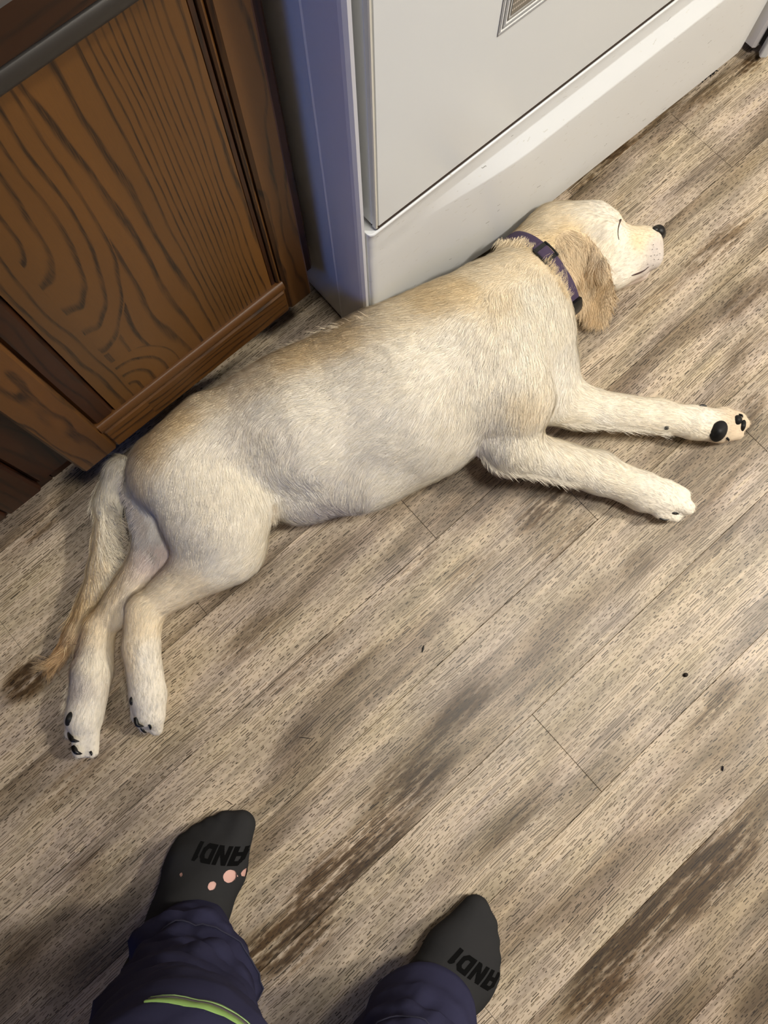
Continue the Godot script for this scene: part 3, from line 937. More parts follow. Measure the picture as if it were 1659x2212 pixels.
# ---------------------------------------------------------------- the dog
const COAT := [[0.5545, 0.1031, -0.2631, -0.9877, 0.1565, 0.0120, 0.8228, 0.6514, 0.4020], [0.5609, 0.1046, -0.2786, -0.9829, -0.1840, 0.0110, 0.8228, 0.6514, 0.4020], [0.5898, 0.1029, -0.2860, -0.8456, -0.5337, 0.0090, 0.9301, 0.8632, 0.7305], [0.6139, 0.0976, -0.2739, -0.7458, -0.6662, 0.0070, 0.9216, 0.8714, 0.7758], [0.6180, 0.0939, -0.2552, -0.9296, -0.3686, 0.0060, 0.9216, 0.8714, 0.7758], [0.6473, 0.0733, -0.2194, -0.7460, -0.6659, 0.0040, 0.8963, 0.7758, 0.5776], [0.6250, 0.0813, -0.2140, -0.9342, -0.3567, 0.0050, 0.8388, 0.6867, 0.4678], [0.6455, 0.0639, -0.1918, -0.9159, -0.4015, 0.0030, 0.6584, 0.6038, 0.5647], [0.6424, 0.0499, -0.1779, -0.9154, -0.4025, 0.0030, 0.6584, 0.6038, 0.5647], [0.6277, 0.0466, -0.1796, -0.9153, -0.4028, 0.0030, 0.6584, 0.6038, 0.5647], [0.6021, 0.0840, -0.2140, -0.9937, -0.1117, 0.0060, 0.9216, 0.8714, 0.7758], [0.6132, 0.0929, -0.2329, -0.9968, 0.0793, 0.0040, 0.9216, 0.8714, 0.7758], [0.5784, 0.0926, -0.2280, -0.9779, 0.2089, 0.0080, 0.9301, 0.8632, 0.7305], [0.5839, 0.0677, -0.1978, -0.9812, -0.1930, 0.0080, 0.9216, 0.8714, 0.7758], [0.5610, 0.0587, -0.1976, -1.0000, 0.0012, 0.0090, 0.9301, 0.8632, 0.7305], [0.5817, 0.1031, -0.2523, -0.9908, -0.1356, 0.0080, 0.9301, 0.8632, 0.7305], [0.6057, 0.0665, -0.1930, -0.9278, -0.3731, 0.0050, 0.9216, 0.8714, 0.7758], [0.6212, 0.0310, -0.1796, -0.9273, -0.3744, 0.0040, 0.7913, 0.6584, 0.5776], [0.5689, 0.1034, -0.2906, -0.9358, -0.3526, 0.0100, 0.8963, 0.7758, 0.5776], [0.5459, 0.1039, -0.3016, -0.9833, -0.1820, 0.0130, 0.8963, 0.7758, 0.5776], [0.5135, 0.1046, -0.3029, -0.9962, -0.0872, 0.0150, 0.8228, 0.6514, 0.4020], [0.5281, 0.1098, -0.2765, -0.9911, -0.1333, 0.0130, 0.8228, 0.6514, 0.4020], [0.4892, 0.1079, -0.3041, -0.9914, -0.1309, 0.0150, 0.8963, 0.7758, 0.5776], [0.4434, 0.1356, -0.2791, -0.9617, 0.2740, 0.0160, 0.8963, 0.7758, 0.5776], [0.4191, 0.1416, -0.2878, -0.9829, -0.1842, 0.0170, 0.8963, 0.7758, 0.5776], [0.3989, 0.1571, -0.2529, -0.8669, 0.4984, 0.0170, 0.8963, 0.7758, 0.5776], [0.3799, 0.1533, -0.2890, -0.9407, -0.3394, 0.0170, 0.8228, 0.6514, 0.4020], [0.4348, 0.1432, -0.2309, -0.5346, 0.8451, 0.0150, 0.9301, 0.8632, 0.7305], [0.4421, 0.1281, -0.1937, -0.4116, 0.9114, 0.0150, 0.9301, 0.8632, 0.7305], [0.3957, 0.1546, -0.2091, -0.6569, 0.7540, 0.0150, 0.9301, 0.8632, 0.7305], [0.3448, 0.1579, -0.3006, -0.9164, -0.4002, 0.0180, 0.8228, 0.6514, 0.4020], [0.2868, 0.1597, -0.3187, -0.8607, -0.5092, 0.0180, 0.8963, 0.7758, 0.5776], [0.2315, 0.1547, -0.3393, -0.8709, -0.4915, 0.0180, 0.8228, 0.6514, 0.4020], [0.1778, 0.1414, -0.3635, -0.8947, -0.4466, 0.0180, 0.8228, 0.6514, 0.4020], [0.1214, 0.1416, -0.3737, -0.9157, -0.4019, 0.0170, 0.8963, 0.7758, 0.5776], [0.0711, 0.1215, -0.3976, -0.9687, -0.2484, 0.0170, 0.8963, 0.7758, 0.5776], [0.0231, 0.1268, -0.3980, -0.9978, -0.0658, 0.0170, 0.8228, 0.6514, 0.4020], [-0.0274, 0.1275, -0.3959, -0.9823, 0.1873, 0.0170, 0.8228, 0.6514, 0.4020], [0.3267, 0.1737, -0.2423, -0.9227, 0.3854, 0.0170, 0.9301, 0.8632, 0.7305], [0.2906, 0.1750, -0.2427, -0.9998, 0.0178, 0.0180, 0.9301, 0.8632, 0.7305], [0.2537, 0.1793, -0.2576, -0.9819, -0.1893, 0.0180, 0.9301, 0.8632, 0.7305], [0.2008, 0.1730, -0.2779, -0.9632, -0.2687, 0.0180, 0.9301, 0.8632, 0.7305], [0.1481, 0.1643, -0.2992, -0.9568, -0.2908, 0.0180, 0.9301, 0.8632, 0.7305], [0.1018, 0.1570, -0.3288, -0.9871, -0.1598, 0.0180, 0.9301, 0.8632, 0.7305], [0.0448, 0.1388, -0.3499, -0.9319, 0.3627, 0.0160, 0.9301, 0.8632, 0.7305], [0.0026, 0.1392, -0.3492, -0.7954, 0.6061, 0.0150, 0.9301, 0.8632, 0.7305], [0.2999, 0.1619, -0.1959, -0.8033, 0.5956, 0.0170, 0.9301, 0.8632, 0.7305], [0.2667, 0.1440, -0.1734, -0.7748, 0.6322, 0.0170, 0.9301, 0.8632, 0.7305], [0.2208, 0.1643, -0.2045, -0.9883, 0.1523, 0.0170, 0.9301, 0.8632, 0.7305], [0.1657, 0.1496, -0.2226, -0.9999, 0.0138, 0.0170, 0.9301, 0.8632, 0.7305], [0.1153, 0.1449, -0.2468, -0.9997, -0.0229, 0.0170, 0.9301, 0.8632, 0.7305], [0.0897, 0.1514, -0.2819, -0.9117, 0.4108, 0.0160, 0.9301, 0.8632, 0.7305], [0.0701, 0.1465, -0.3014, -0.4805, 0.8770, 0.0140, 0.9301, 0.8632, 0.7305], [0.0554, 0.1199, -0.2644, -0.2878, 0.9577, 0.0160, 0.9216, 0.8714, 0.7758], [0.0767, 0.1161, -0.2392, -0.2517, 0.9678, 0.0160, 0.9216, 0.8714, 0.7758], [0.1104, 0.1101, -0.2114, -0.7230, 0.6909, 0.0150, 0.9301, 0.8632, 0.7305], [0.1690, 0.1213, -0.1859, -0.9544, 0.2985, 0.0150, 0.9301, 0.8632, 0.7305], [0.2282, 0.1271, -0.1616, -0.9088, 0.4173, 0.0150, 0.9301, 0.8632, 0.7305], [0.0762, 0.0774, -0.2098, -0.2954, 0.9554, 0.0140, 0.6584, 0.6038, 0.5647], [-0.0211, 0.1398, -0.3103, -0.6944, 0.7196, 0.0130, 0.9301, 0.8632, 0.7305], [-0.0069, 0.1353, -0.2697, -0.7151, 0.6990, 0.0120, 0.9301, 0.8632, 0.7305], [0.0270, 0.1232, -0.2808, -0.5946, 0.8040, 0.0130, 0.9301, 0.8632, 0.7305], [-0.0037, 0.1049, -0.2310, -0.7727, 0.6347, 0.0110, 0.9301, 0.8632, 0.7305], [-0.0538, 0.1302, -0.3426, -0.8469, 0.5318, 0.0140, 0.9301, 0.8632, 0.7305], [-0.0670, 0.1214, -0.2683, -0.8541, 0.5202, 0.0110, 0.9301, 0.8632, 0.7305], [-0.0494, 0.1040, -0.2272, -0.9859, 0.1672, 0.0100, 0.9301, 0.8632, 0.7305], [-0.0577, 0.1202, -0.3874, -0.9169, 0.3991, 0.0160, 0.8963, 0.7758, 0.5776], [-0.0902, 0.0772, -0.3770, -0.8992, 0.4375, 0.0160, 0.8070, 0.7682, 0.7157], [-0.0954, 0.0682, -0.3372, -0.8571, 0.5151, 0.0150, 0.8070, 0.7682, 0.7157], [-0.1126, 0.0669, -0.3062, -0.9424, 0.3344, 0.0100, 0.7913, 0.6584, 0.5776], [-0.1054, 0.0908, -0.2499, -0.9694, -0.2456, 0.0090, 0.8963, 0.7758, 0.5776], [-0.1465, 0.0781, -0.2660, -0.9915, -0.1304, 0.0090, 0.8963, 0.7758, 0.5776], [-0.1765, 0.0749, -0.2560, -0.6847, 0.7289, 0.0080, 0.8963, 0.7758, 0.5776], [-0.1969, 0.0652, -0.2162, -0.6099, 0.7925, 0.0070, 0.9216, 0.8714, 0.7758], [-0.2098, 0.0498, -0.1843, -0.5963, 0.8028, 0.0060, 0.9216, 0.8714, 0.7758], [-0.2445, 0.0456, -0.1642, -0.5684, 0.8227, 0.0050, 0.9216, 0.8714, 0.7758], [-0.2180, 0.0642, -0.2349, -0.7188, 0.6952, 0.0080, 0.8963, 0.7758, 0.5776], [-0.2161, 0.0475, -0.2939, -0.7473, 0.6645, 0.0080, 0.8963, 0.7758, 0.5776], [-0.2581, 0.0481, -0.2563, -0.7127, 0.7015, 0.0080, 0.9301, 0.8632, 0.7305], [-0.2996, 0.0467, -0.2201, -0.6750, 0.7378, 0.0060, 0.9216, 0.8714, 0.7758], [-0.3252, 0.0309, -0.1911, -0.5957, 0.8032, 0.0040, 0.9216, 0.8714, 0.7758], [-0.2891, 0.0451, -0.2542, -0.7772, 0.6292, 0.0090, 0.6584, 0.6038, 0.5647], [-0.1090, 0.0572, -0.4163, -0.7438, 0.6685, 0.0200, 0.9301, 0.8632, 0.7305], [-0.1476, 0.0458, -0.3815, -0.6385, 0.7696, 0.0220, 0.8963, 0.7758, 0.5776], [-0.1817, 0.0391, -0.3498, -0.5588, 0.8293, 0.0240, 0.8963, 0.7758, 0.5776], [-0.2224, 0.0317, -0.3244, -0.8525, 0.5227, 0.0220, 0.8228, 0.6514, 0.4020], [-0.2694, 0.0239, -0.3051, -0.9297, 0.3684, 0.0220, 0.6308, 0.4233, 0.2232], [-0.3003, 0.0173, -0.3021, -0.9999, 0.0154, 0.0200, 0.6308, 0.4233, 0.2232], [0.3463, 0.1561, -0.1734, -0.7532, 0.6578, 0.0150, 0.9301, 0.8632, 0.7305], [0.3270, 0.1448, -0.1348, -0.7044, 0.7098, 0.0140, 0.8963, 0.7758, 0.5776], [0.2965, 0.1287, -0.1387, -0.7198, 0.6942, 0.0150, 0.9301, 0.8632, 0.7305], [0.2763, 0.1037, -0.1286, -0.5733, 0.8193, 0.0150, 0.9216, 0.8714, 0.7758], [0.3035, 0.1102, -0.1018, -0.2396, 0.9709, 0.0120, 0.9301, 0.8632, 0.7305], [0.4274, 0.0958, -0.1523, -0.5175, 0.8557, 0.0140, 0.9216, 0.8714, 0.7758], [0.3923, 0.0969, -0.1332, -0.6273, 0.7788, 0.0120, 0.9216, 0.8714, 0.7758], [0.3447, 0.0789, -0.0542, 0.3231, 0.9464, 0.0100, 0.9301, 0.8632, 0.7305], [0.3791, 0.0580, 0.0007, 0.3913, 0.9202, 0.0080, 0.9301, 0.8632, 0.7305], [0.4081, 0.0518, 0.0484, 0.3908, 0.9205, 0.0060, 0.9216, 0.8714, 0.7758], [0.4304, 0.0361, 0.0835, 0.2741, 0.9617, 0.0040, 0.9216, 0.8714, 0.7758], [0.3219, 0.0716, -0.0532, 0.0168, 0.9999, 0.0120, 0.9216, 0.8714, 0.7758], [0.3602, 0.0451, -0.0002, 0.0877, 0.9961, 0.0100, 0.9216, 0.8714, 0.7758], [0.4172, 0.0704, -0.1001, 0.5256, 0.8508, 0.0100, 0.9301, 0.8632, 0.7305], [0.4541, 0.0575, -0.0568, 0.5827, 0.8127, 0.0090, 0.9301, 0.8632, 0.7305], [0.4931, 0.0506, -0.0086, 0.6266, 0.7794, 0.0080, 0.9301, 0.8632, 0.7305], [0.5292, 0.0502, 0.0148, 0.6687, 0.7435, 0.0060, 0.9216, 0.8714, 0.7758], [0.5329, 0.0384, 0.0508, 0.5731, 0.8195, 0.0040, 0.7305, 0.6172, 0.4678], [0.5549, 0.0357, 0.0564, 0.6645, 0.7473, 0.0030, 0.7011, 0.5776, 0.4342], [0.4229, 0.0426, -0.0620, 0.4325, 0.9016, 0.0110, 0.9216, 0.8714, 0.7758], [0.5074, 0.0399, 0.0245, 0.5832, 0.8123, 0.0060, 0.9301, 0.8632, 0.7305]]
const DOG_BONES := [[-0.0324, 0.0720, -0.3769, 0.0546, 0.0328, 0.0740, -0.3572, 0.0688, 0.0200, 0.8000], [0.0328, 0.0740, -0.3572, 0.0688, 0.1280, 0.0820, -0.3058, 0.0872, 0.0300, 0.8400], [0.1320, 0.0820, -0.3105, 0.0908, 0.2457, 0.0850, -0.2632, 0.1064, 0.0300, 0.8400], [0.2428, 0.0850, -0.2600, 0.1040, 0.3379, 0.0850, -0.2425, 0.0945, 0.0300, 0.8400], [0.3379, 0.0850, -0.2425, 0.0945, 0.4218, 0.0750, -0.2344, 0.0753, 0.0300, 0.8800], [0.4150, 0.0600, -0.2238, 0.0744, 0.4072, 0.0500, -0.1798, 0.0623, 0.0300, 0.8000], [0.0835, 0.0550, -0.2667, 0.0560, 0.1564, 0.0650, -0.2332, 0.0633, 0.0300, 0.7500], [0.1593, 0.0650, -0.2364, 0.0616, 0.2548, 0.0700, -0.2112, 0.0648, 0.0300, 0.8000], [0.0444, 0.0600, -0.3199, 0.0530, 0.0810, 0.0550, -0.2729, 0.0543, 0.0200, 0.8000], [0.3037, 0.1000, -0.2934, 0.0496, 0.3994, 0.0950, -0.2755, 0.0486, 0.0300, 0.8000], [0.1043, 0.0900, -0.3665, 0.0337, 0.2579, 0.0900, -0.3302, 0.0354, 0.0300, 0.9000], [0.4309, 0.0700, -0.2694, 0.0610, 0.5325, 0.0620, -0.2756, 0.0486, 0.0300, 0.9500], [0.4986, 0.0600, -0.3028, 0.0281, 0.5688, 0.0620, -0.3086, 0.0315, 0.0200, 1.0000], [0.5522, 0.0620, -0.2915, 0.0401, 0.5858, 0.0640, -0.2729, 0.0426, 0.0150, 0.9500], [0.5830, 0.0640, -0.2923, 0.0289, 0.6120, 0.0620, -0.2719, 0.0290, 0.0150, 1.0000], [0.6167, 0.0660, -0.2736, 0.0239, 0.6287, 0.0640, -0.2619, 0.0170, 0.0100, 1.0000], [0.5962, 0.0920, -0.2489, 0.0146, 0.6117, 0.0880, -0.2440, 0.0086, 0.0080, 1.0000], [0.5912, 0.0580, -0.2451, 0.0414, 0.6134, 0.0500, -0.2243, 0.0329, 0.0150, 0.9500], [0.6135, 0.0500, -0.2289, 0.0342, 0.6509, 0.0440, -0.2099, 0.0261, 0.0120, 1.0000], [0.5645, 0.0500, -0.2287, 0.0327, 0.5870, 0.0460, -0.2098, 0.0240, 0.0120, 1.0000], [0.6192, 0.0500, -0.2079, 0.0227, 0.6472, 0.0420, -0.1912, 0.0159, 0.0080, 1.0000], [0.6029, 0.0450, -0.2030, 0.0202, 0.6236, 0.0400, -0.1903, 0.0114, 0.0060, 1.0000], [0.5977, 0.0300, -0.2051, 0.0179, 0.6315, 0.0260, -0.1874, 0.0109, 0.0040, 1.0000], [0.6537, 0.0470, -0.2229, 0.0153, 0.6678, 0.0460, -0.2140, 0.0115, 0.0080, 1.0000], [0.5272, 0.0400, -0.2231, 0.0284, 0.5415, 0.0200, -0.1948, 0.0141, 0.0120, 0.7000], [0.3949, 0.1150, -0.2445, 0.0416, 0.3382, 0.1150, -0.1556, 0.0451, 0.0300, 0.7200], [0.3402, 0.1100, -0.1565, 0.0454, 0.3075, 0.0850, -0.1248, 0.0334, 0.0200, 0.8000], [0.2991, 0.0850, -0.1243, 0.0288, 0.2870, 0.0700, -0.1210, 0.0175, 0.0120, 0.9000], [0.3056, 0.0750, -0.1106, 0.0302, 0.3781, 0.0380, -0.0239, 0.0264, 0.0250, 0.9000], [0.3781, 0.0380, -0.0239, 0.0264, 0.4067, 0.0320, 0.0341, 0.0240, 0.0120, 0.9000], [0.4076, 0.0300, 0.0342, 0.0252, 0.4197, 0.0280, 0.0550, 0.0240, 0.0100, 0.8500], [0.4335, 0.0300, 0.0489, 0.0114, 0.4452, 0.0220, 0.0715, 0.0109, 0.0030, 0.9000], [0.4202, 0.0360, 0.0622, 0.0113, 0.4376, 0.0230, 0.0866, 0.0108, 0.0030, 0.9000], [0.4046, 0.0280, 0.0671, 0.0096, 0.4205, 0.0170, 0.0862, 0.0078, 0.0030, 0.9000], [0.3905, 0.0600, -0.1460, 0.0432, 0.4262, 0.0400, -0.0987, 0.0280, 0.0200, 0.8000], [0.4171, 0.0400, -0.1068, 0.0280, 0.4938, 0.0320, -0.0254, 0.0227, 0.0150, 0.9000], [0.4938, 0.0320, -0.0254, 0.0227, 0.5253, 0.0300, 0.0128, 0.0208, 0.0100, 0.9000], [0.5253, 0.0300, 0.0128, 0.0220, 0.5459, 0.0280, 0.0362, 0.0233, 0.0100, 0.8000], [0.5625, 0.0260, 0.0302, 0.0123, 0.5771, 0.0260, 0.0483, 0.0086, 0.0040, 0.9000], [0.5539, 0.0300, 0.0400, 0.0135, 0.5745, 0.0260, 0.0573, 0.0086, 0.0040, 0.9000], [0.5422, 0.0260, 0.0450, 0.0135, 0.5593, 0.0240, 0.0610, 0.0092, 0.0040, 0.9000], [-0.0203, 0.1000, -0.3542, 0.0518, -0.0249, 0.0950, -0.2827, 0.0558, 0.0300, 0.7500], [-0.0482, 0.0900, -0.3048, 0.0393, -0.0728, 0.0750, -0.2615, 0.0338, 0.0200, 0.8000], [-0.0250, 0.0900, -0.2842, 0.0550, -0.0382, 0.0750, -0.2576, 0.0476, 0.0200, 0.7500], [-0.0489, 0.0700, -0.2568, 0.0421, -0.1554, 0.0550, -0.2659, 0.0216, 0.0150, 0.9000], [-0.1683, 0.0550, -0.2660, 0.0239, -0.1997, 0.0500, -0.2342, 0.0220, 0.0080, 0.9000], [-0.1997, 0.0500, -0.2342, 0.0226, -0.2303, 0.0360, -0.1876, 0.0221, 0.0060, 0.9000], [-0.2303, 0.0360, -0.1876, 0.0215, -0.2435, 0.0300, -0.1697, 0.0193, 0.0060, 0.8500], [-0.2405, 0.0300, -0.1634, 0.0113, -0.2518, 0.0200, -0.1509, 0.0086, 0.0040, 0.9000], [-0.2459, 0.0340, -0.1757, 0.0107, -0.2601, 0.0220, -0.1634, 0.0085, 0.0040, 0.9000], [-0.2514, 0.0260, -0.1876, 0.0086, -0.2637, 0.0180, -0.1796, 0.0063, 0.0040, 0.9000], [-0.0997, 0.0400, -0.3166, 0.0323, -0.2078, 0.0300, -0.2962, 0.0210, 0.0120, 0.9000], [-0.2257, 0.0280, -0.2969, 0.0198, -0.2675, 0.0260, -0.2577, 0.0242, 0.0060, 0.9000], [-0.2675, 0.0260, -0.2577, 0.0248, -0.3086, 0.0260, -0.2196, 0.0233, 0.0060, 0.9000], [-0.3092, 0.0260, -0.2055, 0.0113, -0.3272, 0.0200, -0.1831, 0.0091, 0.0040, 0.9000], [-0.3168, 0.0300, -0.2125, 0.0119, -0.3376, 0.0220, -0.1925, 0.0096, 0.0040, 0.9000], [-0.3201, 0.0220, -0.2259, 0.0108, -0.3355, 0.0180, -0.2172, 0.0080, 0.0040, 0.9000], [-0.0766, 0.0500, -0.3899, 0.0260, -0.1107, 0.0400, -0.3264, 0.0235, 0.0200, 0.9000], [-0.0810, 0.0500, -0.4350, 0.0167, -0.1198, 0.0400, -0.4152, 0.0149, 0.0120, 0.9000], [-0.1171, 0.0400, -0.4128, 0.0155, -0.1755, 0.0220, -0.3557, 0.0179, 0.0100, 0.9000], [-0.1755, 0.0220, -0.3557, 0.0179, -0.2519, 0.0180, -0.3132, 0.0118, 0.0100, 0.9000], [-0.2519, 0.0180, -0.3132, 0.0118, -0.3013, 0.0120, -0.3016, 0.0053, 0.0100, 0.9000]]

const COLLAR_O := Vector3(0.5004, 0.0600, -0.2598)
const COLLAR_A := Vector3(0.9993, 0.0000, 0.0366)

var dog_field: Dictionary

# the coat at a point: [flow, length, colour] from the nearest marks
func coat_at(p: Vector3, nrm: Vector3) -> Array:
	var fl := Vector3.ZERO
	var len := 0.0
	var r := 0.0
	var g := 0.0
	var b := 0.0
	var tot := 0.0
	for c in COAT:
		var dx: float = p.x - c[0]
		var dy: float = p.y - c[1]
		var dz: float = p.z - c[2]
		var w := dx * dx + dy * dy + dz * dz + 0.00012
		w = 1.0 / (w * w)
		tot += w
		fl += Vector3(c[3], 0.0, c[4]) * w
		len += c[5] * w
		r += c[6] * w
		g += c[7] * w
		b += c[8] * w
	fl = fl / tot
	fl = fl - nrm * fl.dot(nrm)
	return [fl, len / tot, Color(r / tot, g / tot, b / tot)]

# one lock of hair: blades that rise from the skin and lie over along +z; length 1
func lock(sd: int, blades: int, spread: float, wave: float, width: float, lift: float) -> ArrayMesh:
	rng.seed = sd
	var st := newst()
	for i in blades:
		var o := Vector3(rng.randf_range(-spread, spread), -0.04, rng.randf_range(-spread, spread) - 0.1)
		var ln := rng.randf_range(0.7, 1.15)
		var side := rng.randf_range(-0.14, 0.14)
		var wv := rng.randf_range(-wave, wave)
		var ph := rng.randf_range(0, TAU)
		var up := lift * rng.randf_range(0.5, 1.3)
		var wd := width * rng.randf_range(0.7, 1.25)
		var prev_l := Vector3.ZERO
		var prev_r := Vector3.ZERO
		for k in 5:
			var t := k / 4.0
			var c := o + Vector3(side * t + wv * sin(t * 4.0 + ph) - wv * sin(ph), up * sin(t * 2.3) * 1.15, t * ln)
			var hw := wd * (1.0 - t * t * 0.95) * (0.6 + 0.4 * sin(minf(t * 3.0, 1.5)))
			var a := c - Vector3(hw, 0, 0)
			var b := c + Vector3(hw, 0, 0)
			if k > 0:
				var n := Vector3(0, 1, 0.25 * (t - 0.4)).normalized()
				for q in [prev_l, prev_r, a, a, prev_r, b]:
					st.set_normal((n + Vector3((q.x - c.x) / wd * 0.35, 0, 0)).normalized())
					st.add_vertex(q)
			prev_l = a
			prev_r = b
	return st.commit()

func scatter(s: Dictionary, per_m2: float, sd: int, kinds: int, under: float, ear := false) -> Array:
	# random places on a surface -> per kind, lists of transforms and colours
	rng.seed = sd
	var out := []
	for k in kinds: out.append({"t": [], "c": []})
	var v: PackedVector3Array = s.v
	var nn: PackedVector3Array = s.n
	var t: PackedInt32Array = s.t
	var wig := noise(sd, 9.0, 2)
	var acc := rng.randf()
	for i in range(0, t.size(), 3):
		var a := v[t[i]]
		var b := v[t[i + 1]]
		var c := v[t[i + 2]]
		var nm := nn[t[i]]
		if nm.y < under: continue
		acc += (b - a).cross(c - a).length() * 0.5 * per_m2
		while acc > 1.0:
			acc -= 1.0
			var u := rng.randf()
			var w := rng.randf()
			if u + w > 1.0:
				u = 1.0 - u
				w = 1.0 - w
			var p := a + (b - a) * u + (c - a) * w
			if p.y < 0.004: continue
			var co := coat_at(p, nm)
			var ln: float = co[1]
			if ear: ln = maxf(ln, 0.016)
			if ln < 0.002: continue
			var fl: Vector3 = co[0]
			if fl.length() < 0.05: fl = Vector3(0.1, 0, 0.3)
			fl = (fl.normalized() + nm.cross(fl.normalized()) * (wig.get_noise_3d(p.x * 1.6, p.y * 1.6, p.z * 1.6) * 0.5 + rng.randf_range(-0.11, 0.11))).normalized()
			var z := fl
			var x := nm.cross(z).normalized()
			z = x.cross(nm).normalized()
			ln *= rng.randf_range(0.9, 1.5)
			var col: Color = co[2]
			var sd1 := (p - COLLAR_O).dot(COLLAR_A)
			if p.distance_to(COLLAR_O) < 0.09 and sd1 > 0.007 and sd1 < 0.03: ln *= 1.7
			var k := rng.randf_range(0.80, 1.10)
			var warm := rng.randf_range(-0.03, 0.03)
			col = Color(col.r * k, col.g * k * (1.0 - warm * 0.5), col.b * k * (1.0 - warm * 1.6))
			var kind := rng.randi_range(0, kinds - 1)
			out[kind].t.append(Transform3D(Basis(x * ln, nm * ln, z * ln), p))
			out[kind].c.append(col)
	return out

func fur(called: String, parent: Node, mesh: Mesh, list: Dictionary, m: Material) -> void:
	var mm := MultiMesh.new()
	mm.transform_format = MultiMesh.TRANSFORM_3D
	mm.use_colors = true
	mm.mesh = mesh
	mm.instance_count = list.t.size()
	for i in list.t.size():
		mm.set_instance_transform(i, list.t[i])
		mm.set_instance_color(i, list.c[i])
	var o := MultiMeshInstance3D.new()
	o.name = sibling(parent, called)
	o.multimesh = mm
	o.material_override = m
	parent.add_child(o, true)
	tag(o, "", "", "", "stuff")

